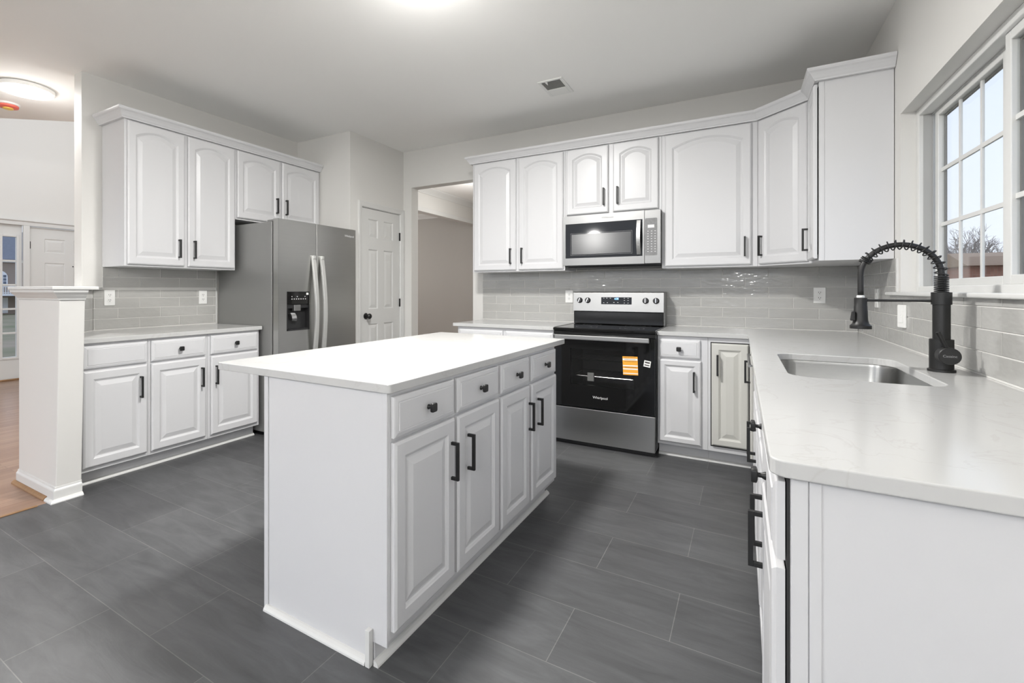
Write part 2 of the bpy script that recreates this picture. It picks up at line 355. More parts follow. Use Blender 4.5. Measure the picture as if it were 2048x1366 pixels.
# pantry closet walls with the door opening
PY0, PY1, PZ = 3.690, 4.338, 2.070
w = MB(); XP = -3.305
w.box(XL, XP, 3.525, 3.60, 0, CEIL); w.box(XP-0.115, XP, 3.60, PY0, 0, CEIL); w.box(XP-0.115, XP, PY1, YB, 0, CEIL); w.box(XP-0.115, XP, PY0, PY1, PZ, CEIL)
struct('wall_pantry', w, M['wall'])
# angled half wall at the end of the left counter, slightly leaning
w = MB()
bot = [(-3.364, 1.178), (-3.364, 1.303), (-3.72, 1.303), (-4.055, 1.638), (-4.055, 1.572), (-4.17, 1.572), (-4.17, 1.45), (-3.90, 1.178)]
top = [(-3.312, 1.178)] + [(-3.312, 1.303)] + bot[2:]
w.loft([[(x, y, 0) for x, y in bot], [(x, y, 1.205) for x, y in top]])
struct('wall_divider', w, M['wall'], bevel=0.004)
crownp = [(0, 0), (0.006, 0), (0.008, 0.008), (0.020, 0.022), (0.026, 0.030), (0.040, 0.044), (0.042, 0.058), (0, 0.058)]
capath = [(-3.90, 1.178), (-3.312, 1.178), (-3.312, 1.303)]
w = MB(); w.sweep([(-4.17, 1.45)]+capath, crownp, 1.155); struct('trim_2', w, M['trim'])
w = MB(); w.prism([(-3.262, 1.128), (-3.262, 1.353), (-3.70, 1.353), (-4.05, 1.70), (-4.05, 1.572), (-4.175, 1.572), (-4.24, 1.43), (-3.92, 1.128)], 1.2135, 1.233)
struct('trim_3', w, M['trim'], bevel=0.004)
basep = [(0, 0), (0.013, 0), (0.013, 0.062), (0.011, 0.068), (0.006, 0.074), (0.005, 0.084), (0, 0.086)]
shoe = [(0, 0), (0.020, 0), (0.019, 0.006), (0.014, 0.013), (0.006, 0.018), (0, 0.019)]
w = MB(); w.sweep([(-4.17, 1.45), (-3.90, 1.178), (-3.364, 1.178), (-3.364, 1.303)], basep); struct('baseboard_divider', w, M['trim'])
w = MB(); w.sweep([(-3.43, 1.165), (-3.351, 1.165), (-3.351, 1.303)], shoe); struct('trim_4', w, M['trim'])
w = MB(); w.sweep([(-3.92, 1.165), (-3.44, 1.165)], shoe); struct('trim_5', w, M['brown'])

# hall and dining room beyond the back opening
w = MB(); w.box(-4.26, -4.14, 4.60, 5.2, 0, CEIL); w.box(-4.26, -4.14, 5.2, 8.0, 2.46, CEIL); w.box(-4.26, -4.14, 8.0, 8.2, 0, CEIL)
w.box(-2.3, -2.2, YB+T, 8.2, 0, CEIL)
struct('wall_hall', w, M['wall'])
w = MB(); w.box(-8.6, -2.2, 8.2, 8.3, 0, CEIL); struct('wall_dining', w, M['dimwall'])
w = MB(); w.box(-8.7, -8.6, 4.6, 8.3, 0, CEIL); w.box(-8.6, -4.26, 4.605, 4.70, 0, CEIL); struct('wall_dining_side', w, M['dimwall'])
bigcrown = [(0, 0), (0.012, 0), (0.016, 0.012), (0.030, 0.030), (0.055, 0.055), (0.075, 0.075), (0.080, 0.095), (0, 0.095)]
w = MB(); w.sweep([(-4.14, 4.60), (-4.14, 8.2)], bigcrown, CEIL-0.096); struct('trim_6', w, M['trim'])
w = MB(); w.sweep([(-8.6, 8.2), (-4.27, 8.2)], bigcrown, CEIL-0.096); struct('trim_7', w, M['trim'])
w = MB(); w.box(-4.27, -4.128, 5.1, 8.1, 2.405, 2.475); struct('trim_8', w, M['trim'], bevel=0.004)

# foyer front wall: sidelight window and entry door openings, header trim
XF = -8.42
w = MB()
w.box(XF-0.15, XF, 4.02, 4.6, 0, 5.0); w.box(XF-0.15, XF, -0.8, 2.19, 0, 5.0); w.box(XF-0.15, XF, 2.19, 4.02, 2.11, 5.0)
w.box(-8.57, -4.17, 4.6, 4.70, 0, 5.0)
struct('wall_foyer', w, M['wall'])
w = MB(); w.sweep([(XF, 4.1), (XF, 2.0)][::-1], [(0, 0), (0.022, 0), (0.026, 0.045), (0.045, 0.06), (0.045, 0.075), (0, 0.075)], 2.10); struct('trim_9', w, M['trim'])
w = MB(); w.box(XF-0.02, XF+0.022, 2.585, 2.655, 0, 2.10); w.box(XF-0.02, XF+0.022, 3.60, 3.68, 0, 2.10); w.box(XF-0.02, XF+0.022, 2.12, 2.19, 0, 2.10)
struct('trim_10', w, M['trim'], bevel=0.006)
w = MB(); w.box(XF, XF+0.03, 0.0, 2.60, 0, 0.022); struct('trim_11', w, M['brown'], bevel=0.006)

# ------------------------------------------------------------ panel doors (rooms)
def rect_panel(mb, x0, x1, z0, z1, y, d=0.008, raise_in=0.03):
    def lp(i, yy): return [(x0+i, yy, z0+i), (x1-i, yy, z0+i), (x1-i, yy, z1-i), (x0+i, yy, z1-i)]
    mb.loft([lp(0, y), lp(0.010, y+d), lp(0.014, y+d), lp(0.014+raise_in, y+0.002)], cap0=False)
def grid_door(mb, wd, z0, z1, xs, zs, t):
    # slab with cut panels: stiles and rails as faces around panels, front at y=0, back at y=t
    X = [0]+[v for p in xs for v in p]+[wd]; Z = [z0]+[v for p in zs for v in p]+[z1]
    for i in range(len(X)-1):
        for j in range(len(Z)-1):
            if i % 2 == 1 and j % 2 == 1: rect_panel(mb, X[i], X[i+1], Z[j], Z[j+1], 0)
            else: mb.add([(X[i], 0, Z[j]), (X[i+1], 0, Z[j]), (X[i+1], 0, Z[j+1]), (X[i], 0, Z[j+1])], [(0, 1, 2, 3)])
    mb.add([(0,0,z0),(wd,0,z0),(wd,t,z0),(0,t,z0),(0,0,z1),(wd,0,z1),(wd,t,z1),(0,t,z1)], [(0,3,2,1),(4,5,6,7),(1,2,6,5),(2,3,7,6),(3,0,4,7)])
# pantry door, local x -> +Y, front toward +X
F = frame(XP-0.012, 3.698, PI/2); pd = MB(F)
grid_door(pd, 0.632, 0.012, 2.060, [(0.110, 0.262), (0.360, 0.518)], [(0.20, 0.86), (1.015, 1.64), (1.76, 1.955)], 0.035)
d1 = struct('door_1', pd, M['trim'])
w = MB(F); 
for z in (1.073, 1.815, 0.25): w.box(0.628, 0.646, -0.016, 0.002, z-0.045, z+0.045)
obj('hinge', w, M['black'], d1)
kx, kz = 0.068, 0.945
w = MB(F); w.lathe((kx, 0, kz), [(0.001, -0.0005), (0.032, -0.0005), (0.032, -0.006), (0.012, -0.010), (0.011, -0.030), (0.020, -0.036), (0.028, -0.048), (0.028, -0.058), (0.020, -0.068), (0.002, -0.070)], 28, 'y')
obj('door_knob', w, M['black'], d1, smooth='auto')
w = MB(F); w.box(-0.003, -0.0005, -0.001, 0.020, 0.90, 0.98); obj('latch_plate', w, M['black'], d1)
# casing
cas = [(0, 0), (0, 0.012), (0.012, 0.018), (0.040, 0.012), (0.052, 0.006), (0.055, 0)]
def casing(name, F, x0, x1, z1, wd=0.055):
    w = MB(F)
    prof = [(0, 0), (0.004, 0.010), (0.018, 0.012), (0.044, 0.018), (wd, 0.016), (wd, 0)]
    loops = []
    for (px, pz, sxx, szz) in ((x0, 0, -1, 0), (x0, z1, -1, 1), (x1, z1, 1, 1), (x1, 0, 1, 0)):
        loops.append([(px+sxx*a, -b, pz+szz*a) for a, b in prof])
    w.loft(loops); return struct(name, w, M['trim'])
F2 = frame(XP, 0, PI/2)
w = MB(F2); w.box(PY0, PY0+0.006, 0.0, 0.115, 0, PZ); w.box(PY1-0.006, PY1, 0.0, 0.115, 0, PZ); w.box(PY0, PY1, 0, 0.115, PZ-0.006, PZ); struct('trim_12', w, M['trim'])
casing('trim_13', F2, PY0+0.004, PY1-0.004, PZ-0.004)

# foyer entry door (hinges at its left), local x -> +Y
F = frame(XF-0.03, 2.667, PI/2); pd = MB(F)
grid_door(pd, 0.915, 0.012, 2.095, [(0.165, 0.405), (0.51, 0.75)], [(0.24, 0.86), (1.02, 1.60), (1.745, 1.94)], 0.045)
d2 = struct('door_2', pd, M['trim'])
w = MB(F)
for z in (1.84, 1.05, 0.3): w.box(-0.012, 0.008, -0.010, 0.002, z-0.05, z+0.05)
obj('hinge', w, M['black'], d2)
w = MB(F); w.lathe((0.50, -0.0005, 1.56), [(0.001, 0), (0.008, 0), (0.008, -0.006), (0.001, -0.008)], 12, 'y'); obj('peephole', w, M['black'], d2)
# sidelight: frame with five panes
F = frame(XF-0.03, 2.19, PI/2); w = MB(F)
gx0, gx1, gz0, gz1 = 0.19, 0.335, 0.31, 1.935
w.box(0, gx0, 0, 0.04, 0, 2.11); w.box(gx1, 0.395, 0, 0.04, 0, 2.11); w.box(gx0, gx1, 0, 0.04, 0, gz0); w.box(gx0, gx1, 0, 0.04, gz1, 2.11)
w2 = struct('window_2', w, M['trim'])
w = MB(F); w.box(gx0-0.028, gx0, -0.012, 0, gz0-0.03, gz1+0.03); w.box(gx1, gx1+0.028, -0.012, 0, gz0-0.03, gz1+0.03); w.box(gx0, gx1, -0.012, 0, gz0-0.03, gz0); w.box(gx0, gx1, -0.012, 0, gz1, gz1+0.03)
obj('glazing_bead', w, M['trim'], w2, bevel=0.004)
for k in range(1, 5):
    z = gz0+(gz1-gz0)*k/5; w = MB(F); w.box(gx0, gx1, 0.004, 0.03, z-0.012, z+0.012); obj('muntin', w, M['trim'], w2)
w = MB(F); w.box(gx0, gx1, 0.016, 0.019, gz0, gz1); obj('pane', w, M['glass'], w2)

# ------------------------------------------------------------ kitchen window in the right wall
w1 = None
w = MB()
# outer vinyl frame
fx0, fx1 = 0.782, 0.882
w.box(fx0, fx1, WY1-0.045, WY1, WZ0, WZ1); w.box(fx0, fx1, WY0, WY0+0.045, WZ0, WZ1)
w.box(fx0, fx1, WY0+0.045, WY1-0.045, WZ1-0.035, WZ1); w.box(fx0, fx1, WY0+0.045, WY1-0.045, WZ0, WZ0+0.045)
w1 = struct('window_1', w, M['trim'], bevel=0.003)
def sash(y0, y1, z0, z1, x, ncol=3, nrow=3):
    st = 0.042
    f = MB(); f.box(x-0.016, x+0.016, y0, y0+st, z0, z1); f.box(x-0.016, x+0.016, y1-st, y1, z0, z1)
    f.box(x-0.016, x+0.016, y0+st, y1-st, z0, z0+st*0.8); f.box(x-0.016, x+0.016, y0+st, y1-st, z1-st*0.8, z1)
    so = obj('sash', f, M['trim'], w1, bevel=0.003)
    for k in range(1, ncol):
        yy = y0+st+(y1-y0-2*st)*k/ncol; g = MB(); g.box(x-0.004, x+0.004, yy-0.009, yy+0.009, z0+st*0.8, z1-st*0.8); obj('muntin', g, M['trim'], so)
    for k in range(1, nrow):
        zz = z0+st*.8+(z1-z0-1.6*st)*k/nrow; g = MB(); g.box(x-0.0045, x+0.0045, y0+st, y1-st, zz-0.009, zz+0.009); obj('muntin', g, M['trim'], so)
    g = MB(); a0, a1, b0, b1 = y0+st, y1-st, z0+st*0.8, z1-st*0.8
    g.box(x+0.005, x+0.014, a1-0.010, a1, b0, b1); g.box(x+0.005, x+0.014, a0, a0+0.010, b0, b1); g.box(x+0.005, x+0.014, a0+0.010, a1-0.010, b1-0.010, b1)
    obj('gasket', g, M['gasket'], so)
    g = MB(); g.box(x-0.0015, x+0.0015, y0+st, y1-st, z0+st*0.8, z1-st*0.8); obj('pane', g, M['glass'], so)
sash(2.530, 3.292, WZ0+0.045, WZ1-0.035, 0.850)
sash(WY0+0.046, 2.437, WZ0+0.045, WZ1-0.035, 0.812)
g = MB(); g.box(0.799, 0.831, WY1-0.0465, WY1-0.0452, WZ0+0.046, WZ1-0.036); g.box(0.832, 0.836, WY1-0.050, WY1-0.0452, WZ0+0.046, WZ1-0.036); obj('track_shade', g, M['track_shade'], w1)  # jamb track strips, groove shadow put into their grey
g = MB(); g.box(0.830, 0.834, WY0+0.046, WY1-0.052, WZ1-0.044, WZ1-0.0352); obj('track_shade', g, M['track_shade'], w1)  # head track strip, same groove shadow in its colour
# sill board
w = MB(); w.box(XR-0.032, 0.782, WY0-0.12, 3.372, 1.183, 1.201); w.box(XR-0.032, XR, 3.372, 3.535, 1.183, 1.201); struct('trim_14', w, M['trim'], bevel=0.006, seg=3)
w = MB(); w.box(XR-0.002, XR+0.012, 3.374, 3.38, 1.2, 1.38)

# ------------------------------------------------------------ cabinetry builders (local: x right, front face toward -y, z up)
def panel_door(mb, x0, x1, z0, z1, y=0.0, t=0.020, sw=0.058, arch=0.0, K=14):
    """raised panel door; back of door at y, front at y-t"""
    def loop(ix, iz, yy, a, it=None):
        it = iz if it is None else it
        xa, xb = x0+ix, x1-ix
        pts = [(xa, yy, z0+iz), (xb, yy, z0+iz)]
        for k in range(K+1):
            s = k/K; x = xb+(xa-xb)*s
            pts.append((x, yy, z1-it-a*(2*s-1)**2))
        return pts
    f = y-t
    L = [loop(0, 0, y, 0), loop(0, 0, f+0.007, 0), loop(0.003, 0.003, f+0.004, 0), loop(0.009, 0.009, f, 0),
         loop(sw-0.008, sw-0.008, f, arch), loop(sw-0.004, sw-0.004, f+0.003, arch), loop(sw, sw, f+0.005, arch), loop(sw+0.004, sw+0.004, f+0.009, arch),
         loop(sw+0.010, sw+0.010, f+0.009, arch), loop(sw+0.034, sw+0.034, f+0.002, arch), loop(sw+0.037, sw+0.037, f+0.001, arch)]
    mb.loft(L)
def drawer_front(mb, x0, x1, z0, z1, y=0.0, t=0.020):
    f = y-t
    def lp(i, yy): return [(x0+i, yy, z0+i), (x1-i, yy, z0+i), (x1-i, yy, z1-i), (x0+i, yy, z1-i)]
    mb.loft([lp(0, y), lp(0, f+0.008), lp(0.004, f+0.005), lp(0.016, f+0.002), lp(0.020, f+0.003), lp(0.022, f), lp(0.028, f)])
def pull(parent, F, x, zc, y, L=0.142, w=0.0115, so=0.032):
    m = MB(F); a = w/2
    m.box(x-a, x+a, y-so, y-so+w, zc-L/2, zc+L/2); m.box(x-a, x+a, y-so+w, y, zc+L/2-w, zc+L/2); m.box(x-a, x+a, y-so+w, y, zc-L/2, zc-L/2+w)
    return obj('handle', m, M['black'], parent, bevel=0.0008)
def knob(parent, F, x, z, y):
    m = MB(F)
    m.lathe((x, y, z), [(0.001, 0), (0.009, 0), (0.0085, -0.003), (0.0055, -0.008), (0.005, -0.014), (0.008, -0.017)], 16, 'y')
    a = 0.0155; r = 0.006; sq = rounded([(-a, -a), (a, -a), (a, a), (-a, a)], r, 4)
    m.loft([[(x+px*s, y+yy, z+pz*s) for px, pz in sq] for s, yy in ((0.62, -0.0155), (0.9, -0.017), (1.0, -0.0185), (1.0, -0.026), (0.93, -0.0278), (0.6, -0.0285))])
    return obj('knob', m, M['black'], parent, smooth='auto')
def add_door(root, F, x0, x1, z0, z1, hx=None, hz=None, arch=0.0, y=-0.001, m='cab', label=None, sw=0.058):
    b = MB(F); panel_door(b, x0, x1, z0, z1, y, arch=arch, sw=sw); d = obj('door', b, M[m], root, label=label)
    if hx is not None: pull(d, F, hx, hz, y-0.020)
    return d
def add_drawer(root, F, x0, x1, z0, z1, kn=True, y=-0.001, name='drawer', m='cab', label=None):
    b = MB(F); drawer_front(b, x0, x1, z0, z1, y); d = obj(name, b, M[m], root, label=label)
    if kn: knob(d, F, (x0+x1)/2, (z0+z1)/2, y-0.020)
    return d
CB = 0.884  # underside of the worktops
def base_carcass(root, F, x0, x1, depth, m='cab', hollow=False, poly=None, toe=0.075, name='body'):
    b = MB(F)
    if poly: b.prism(poly, 0.095, CB)
    elif hollow:
        b.box(x0, x0+0.018, 0.018, depth, 0.095, CB); b.box(x1-0.018, x1, 0.018, depth, 0.095, CB)
        b.box(x0+0.018, x1-0.018, 0.018, depth, 0.095, 0.113); b.box(x0+0.018, x1-0.018, depth-0.012, depth, 0.113, CB); b.box(x0, x1, 0, 0.018, 0.095, CB)
    else: b.box(x0, x1, 0, depth, 0.095, CB)
    o = obj(name, b, M[m], root, bevel=0.0015)
    k = MB(F); k.box(x0, x1, toe, toe+0.016, 0.0, 0.095); obj('toe_kick', k, M[m], root)
    q = MB(F); q.sweep([(x0, toe), (x1, toe)], shoe); obj('shoe_molding', q, M['trim'], root)
    return o
def wall_carcass(root, F, x0, x1, depth, z0, z1, m='cab', side_panel=None):
    b = MB(F); b.box(x0, x1, 0, depth, z0, z1); return obj('body', b, M[m], root, bevel=0.0015)

# ------------------------------------------------------------ LEFT RUN (faces +X)
XFL = -3.435
F = frame(XFL, 0, PI/2)
def left_base(x0, x1, dx0, dx1, hx, label, kn, poly=None, gx=None):
    r = thing('base_cabinet', label, 'cabinet', (XFL, (x0+x1)/2, 0), group='base cabinets along the left wall')
    base_carcass(r, F, x0, x1, 0.615, poly=poly)
    add_drawer(r, F, dx0, dx1, 0.728, 0.868, kn)
    add_door(r, F, dx0, dx1, 0.122, 0.712, hx, 0.571)
    return r
left_base(1.306, 1.711, 1.335, 1.700, 1.655, 'white base cabinet beside the half wall, with a knobless false drawer front', False,
          poly=[(1.306, 0), (1.711, 0), (1.711, 0.615), (1.672, 0.615), (1.306, 0.288)])
left_base(1.712, 2.131, 1.727, 2.110, 2.075, 'white base cabinet in the middle of the left run, knob drawer over one door', True)
left_base(2.132, 2.578, 2.152, 2.556, 2.188, 'white base cabinet beside the refrigerator, partly behind the island top', True)
slab('countertop', [(-3.4106, 1.308), (-3.4106, 2.593), (XL+0.002, 2.593), (XL+0.002, 1.642), (-3.722, 1.308)], CB+0.0005, 0.914, M['quartz'],
     label='white quartz countertop on the left run beside the refrigerator', cat='countertop')

F = frame(-3.728, 0, PI/2)
r = thing('wall_cabinet', 'tall white two-door wall cabinet above the left countertop', 'cabinet', (-3.728, 2.13, 1.385))
wall_carcass(r, F, 1.70, 2.562, 0.325, 1.383, 2.43)
add_door(r, F, 1.716, 2.119, 1.397, 2.418, 2.072, 1.530, arch=0.045)
add_door(r, F, 2.147, 2.550, 1.397, 2.418, 2.190, 1.530, arch=0.045)
r = thing('wall_cabinet', 'short white two-door wall cabinet above the refrigerator', 'cabinet', (-3.728, 3.04, 1.835))
wall_carcass(r, F, 2.563, 3.523, 0.325, 1.822, 2.43)
add_door(r, F, 2.576, 3.017, 1.837, 2.418, 2.974, 1.994, arch=0.04)
add_door(r, F, 3.045, 3.500, 1.837, 2.418, 3.082, 1.994, arch=0.04)
cabcrown = [(0, 0), (0.021, 0), (0.023, 0.008), (0.028, 0.014), (0.036, 0.028), (0.046, 0.042), (0.056, 0.050), (0.060, 0.058), (0.060, 0.068), (0, 0.068)]
w = MB(); w.sweep([(XL, 1.6985), (-3.7265, 1.6985), (-3.7265, 3.52)], cabcrown, 2.424)
obj('crown_molding', w, M['cab'], label='white crown molding along the top of the left wall cabinets', cat='molding', group='cabinet crown moldings')

# ------------------------------------------------------------ BACK RUN (faces -Y)
F = frame(0, 3.772, 0)
r = thing('base_cabinet', 'white base cabinet left of the range, mostly hidden behind the island', 'cabinet', (-1.74, 3.772, 0))
base_carcass(r, F, -2.215, -1.289, 0.62)
add_drawer(r, F, -2.195, -1.760, 0.728, 0.862); add_drawer(r, F, -1.735, -1.310, 0.728, 0.862)
add_door(r, F, -2.195, -1.760, 0.122, 0.712, -1.80, 0.571); add_door(r, F, -1.735, -1.310, 0.122, 0.712, -1.695, 0.571)
slab('countertop', [(-2.255, 3.747), (-1.290, 3.747), (-1.290, 4.388), (-2.255, 4.388)], CB+0.0005, 0.914, M['quartz'],
     label='short white quartz countertop left of the range', cat='countertop')
r = thing('base_cabinet', 'narrow white base cabinet right of the range, one drawer over one door', 'cabinet', (-0.35, 3.772, 0))
base_carcass(r, F, -0.521, -0.196, 0.62)
add_drawer(r, F, -0.511, -0.243, 0.727, 0.858)
add_door(r, F, -0.511, -0.237, 0.118, 0.712, -0.281, 0.566, sw=0.045)
# corner cabinet with cream doors, L shaped
r = thing('base_cabinet', 'corner base cabinet with cream full-height doors under the counter bend', 'cabinet', (0.2, 4.0, 0))
b = MB(); b.prism([(-0.195, 3.772), (0.076, 3.772), (0.076, 3.475), (XR-0.004, 3.475), (XR-0.004, 4.388), (-0.195, 4.388)], 0.095, CB); obj('body', b, M['cab'], r, bevel=0.0015)
k = MB(); k.box(-0.195, 0.151, 3.847, 3.862, 0, 0.095); k.box(0.151, 0.166, 3.475, 3.862, 0, 0.095); obj('toe_kick', k, M['cab'], r)
q = MB(); q.sweep([(-0.195, 3.847), (0.151, 3.847), (0.151, 3.475)][0:2], shoe); obj('shoe_molding', q, M['trim'], r)
g = MB(); g.box(-0.180, 0.070, 3.7705, 3.7715, 0.130, 0.852); obj('door_gap_shade', g, M['gap'], r)  # dark sheet painted as the shade behind the corner door
add_door(r, F, -0.173, 0.046, 0.142, 0.845, -0.136, 0.697, y=-0.004, m='cream', sw=0.05, label='cream cupboard door with black pull')
FR = frame(0.075, 0, -PI/2)   # right run, local x = -Y
add_door(r, FR, -3.742, -3.500, 0.142, 0.845, -3.535, 0.697, y=-0.004, m='cream', sw=0.05)
# L-shaped main countertop with sink cutout
SX0, SX1, SY0, SY1 = 0.146, 0.556, 2.020, 2.735
hole = rounded([(SX0, SY0), (SX1, SY0), (SX1, SY1), (SX0, SY1)], 0.075, 8)[::-1]
outl = rounded([(-0.522, 3.747), (0.0436, 3.747), (0.0436, 1.004), (XR-0.002, 1.004), (XR-0.002, 4.388), (-0.522, 4.388)], [0, 0.006, 0.030, 0, 0, 0], 6)
slab('countertop', outl, CB+0.0005, 0.914, M['quartz'], hole=hole, label='long L-shaped white quartz countertop holding the sink, nearest the window', cat='countertop')

# uppers on the back wall
YU = 4.07; F = frame(0, YU, 0)
r = thing('wall_cabinet', 'tall white two-door wall cabinet beside the doorway opening', 'cabinet', (-1.76, YU, 1.385))
wall_carcass(r, F, -2.222, -1.310, 0.32, 1.383, 2.43)
add_door(r, F, -2.203, -1.768, 1.397, 2.418, -1.815, 1.525, arch=0.045); add_door(r, F, -1.740, -1.323, 1.397, 2.418, -1.703, 1.525, arch=0.045)
r = thing('wall_cabinet', 'short white two-door wall cabinet above the microwave', 'cabinet', (-0.92, YU, 1.84))
wall_carcass(r, F, -1.309, -0.533, 0.32, 1.842, 2.43)
add_door(r, F, -1.293, -0.940, 1.857, 2.418, -0.974, 1.988, arch=0.04); add_door(r, F, -0.902, -0.555, 1.857, 2.418, -0.864, 1.988, arch=0.04)
r = thing('wall_cabinet', 'wide white single-door wall cabinet right of the microwave', 'cabinet', (-0.21, YU, 1.385))
wall_carcass(r, F, -0.532, 0.104, 0.32, 1.383, 2.43)
add_door(r, F, -0.507, 0.066, 1.397, 2.418, 0.025, 1.528, arch=0.055)
# diagonal corner cabinet
XU = 0.390; p0 = (0.105, YU); p1 = (XU, 3.785)
r = thing('wall_cabinet', 'white diagonal corner wall cabinet with one arched door', 'cabinet', (0.25, 3.93, 1.385))
b = MB(); b.prism([p0, p1, (XR-0.003, 3.785), (XR-0.003, 4.39), (0.105, 4.39)], 1.383, 2.43); obj('body', b, M['cab'], r, bevel=0.0015)
F = frame(p0[0], p0[1], -PI/4); LD = math.hypot(p1[0]-p0[0], p1[1]-p0[1])
add_door(r, F, 0.020, LD-0.022, 1.397, 2.418, 0.052, 1.525, arch=0.035)
# narrow cabinet on the right wall
F = frame(XU, 0, -PI/2)
r = thing('wall_cabinet', 'narrow white wall cabinet beside the window, flat end panel and ajar door', 'cabinet', (XU, 3.63, 1.385))
b = MB(); b.box(XU, XR-0.003, 3.485, 3.784, 1.383, 2.43); obj('body', b, M['cab'], r, bevel=0.0015)
b = MB(); b.box(XU, XU+0.026, 3.480, 3.485, 1.383, 2.43); b.box(XU+0.026, XR-0.003, 3.482, 3.485, 1.383, 2.43); obj('end_panel', b, M['cab'], r, bevel=0.001)
g = MB(); g.box(XU-0.003, XU-0.0005, 3.492, 3.76, 1.42, 2.40); obj('door_gap_shade', g, M['gap'], r)  # dark sheet stands in for shade in the door reveal
add_door(r, F, -3.770, -3.488, 1.397, 2.412, -3.735, 1.530, arch=0.03, y=-0.007)
w = MB(); w.sweep([(-2.2235, 4.39), (-2.2235, YU-0.0015), (p0[0]-0.001, YU-0.0015), (p1[0]-0.0015, p1[1]-0.001), (p1[0]-0.0015, 3.4785), (XR-0.002, 3.4785)], cabcrown, 2.424)
obj('crown_molding', w, M['cab'], label='white crown molding along the top of the back wall cabinets, turning at the corner', cat='molding', group='cabinet crown moldings')

# ------------------------------------------------------------ RIGHT RUN base units (face -X)
YP = 1.030
r = thing('base_cabinet', 'white sink base cabinet with two doors below the sink', 'cabinet', (0.075, 2.38, 0))
base_carcass(r, FR, -2.840, -1.925, 0.64, hollow=True)
add_drawer(r, FR, -2.825, -2.395, 0.728, 0.868, False, name='false_drawer'); add_drawer(r, FR, -2.370, -1.940, 0.728, 0.868, False, name='false_drawer')
add_door(r, FR, -2.825, -2.395, 0.122, 0.712, -2.435, 0.571); add_door(r, FR, -2.370, -1.940, 0.122, 0.712, -2.328, 0.571)
r = thing('base_cabinet', 'nearest white peninsula cabinet with plain end panel and ajar drawer', 'cabinet', (0.075, 1.47, 0))
base_carcass(r, FR, -1.924, -(YP+0.008), 0.64)
b = MB(); b.box(0.075, XR-0.004, YP, YP+0.0075, 0.0, CB); obj('end_panel', b, M['cab'], r)
b = MB(); b.box(0.0755, 0.100, YP-0.006, YP-0.0002, 0.0, CB-0.001); obj('end_stile', b, M['cab'], r, bevel=0.001); b = MB(); b.box(0.1015, 0.119, YP-0.004, YP-0.0002, 0.0, CB-0.001); obj('end_stile', b, M['cab'], r, bevel=0.001)
g = MB(); g.box(0.0700, 0.0745, YP+0.004, 1.50, 0.12, 0.875); obj('door_gap_shade', g, M['gap'], r)  # shade between doors and frame painted as a dark sheet
for (a, b_, kn) in ((1.036, 1.495, True), (1.525, 1.910, True)):
    add_drawer(r, FR, -b_, -a, 0.728, 0.868, kn, y=-0.007 if a < 1.2 else -0.001)
add_door(r, FR, -1.495, -1.036, 0.122, 0.712, -1.455, 0.571, y=-0.007)
add_door(r, FR, -1.910, -1.525, 0.122, 0.712, -1.575, 0.571)
# dishwasher between sink base and corner
r = thing('dishwasher', 'stainless dishwasher between sink cabinet and corner, seen edge-on', 'dishwasher', (0.075, 3.16, 0))
b = MB(FR); b.box(-3.472, -2.843, 0.03, 0.62, 0.10, CB-0.003); obj('body', b, M['dark'], r)
b = MB(FR); b.box(-3.465, -2.850, -0.012, 0.029, 0.11, 0.868); obj('door', b, M['steel'], r, bevel=0.004)
b = MB(FR); b.tube([(-3.42, -0.036, 0.82), (-2.90, -0.036, 0.82)], 0.007); b.box(-3.41, -3.40, -0.036, -0.0125, 0.815, 0.825); b.box(-2.92, -2.91, -0.036, -0.0125, 0.815, 0.825); obj('handle', b, M['steelh'], r)
b = MB(FR); b.box(-3.465, -2.850, 0.06, 0.075, 0.0, 0.10); obj('toe_kick', b, M['dark'], r)

# ------------------------------------------------------------ ISLAND
IA = -0.012; ISL = Matrix.Translation((-1.4, 1.7, 0)) @ Matrix.Rotation(IA, 4, 'Z') @ Matrix.Translation((1.4, -1.7, 0))
isl_loc = tuple(ISL @ Vector((-1.25, 1.95, 0)))
r = thing('kitchen_island', 'freestanding white island cabinet with four drawers and four doors', 'island', isl_loc, IA)
IX0, IX1, IY0, IY1 = -1.552, -0.951, 1.197, 2.720
b = MB(ISL); b.box(IX0, IX1, IY0+0.004, IY1, 0.095, CB); b.box(IX0+0.004, -1.03, IY0+0.004, IY1, 0, 0.095); obj('body', b, M['cab'], r, bevel=0.0015)
b = MB(ISL); b.box(IX0+0.022, -1.03, IY0, IY0+0.0035, 0, CB-0.001); b.box(-1.03, IX1-0.022, IY0, IY0+0.0035, 0.075, CB-0.001); obj('end_panel', b, M['cab'], r)
b = MB(ISL); b.box(IX0-0.002, IX0+0.0205, IY0-0.004, IY0+0.0035, 0, CB-0.001); obj('end_stile', b, M['cab'], r, bevel=0.001); b = MB(ISL); b.box(IX1-0.0205, IX1-0.0005, IY0-0.004, IY0+0.0035, 0.078, CB-0.001); obj('end_stile', b, M['cab'], r, bevel=0.001)
FI = ISL @ frame(IX1, 0, PI/2)
k = MB(FI); k.box(IY0+0.005, IY1, 0.058, 0.074, 0, 0.095); obj('toe_kick', k, M['cab'], r)
q = MB(ISL); q.sweep([(IX0+0.012, IY0), (-1.034, IY0)], shoe); obj('shoe_molding', q, M['trim'], r)
q = MB(FI); q.sweep([(IY0-0.004, 0.057), (IY1+0.02, 0.057)], shoe + []); obj('shoe_molding', q, M['trim'], r)
k = MB(ISL); k.box(-1.030, -1.012, IY0-0.020, IY0-0.001, 0, 0.118); obj('corner_post', k, M['trim'], r, bevel=0.001)
cols = [(1.210, 1.575), (1.596, 1.955), (1.978, 2.305), (2.336, 2.700)]
hs = [1.560, 1.688, 2.290-0.02, 2.375]
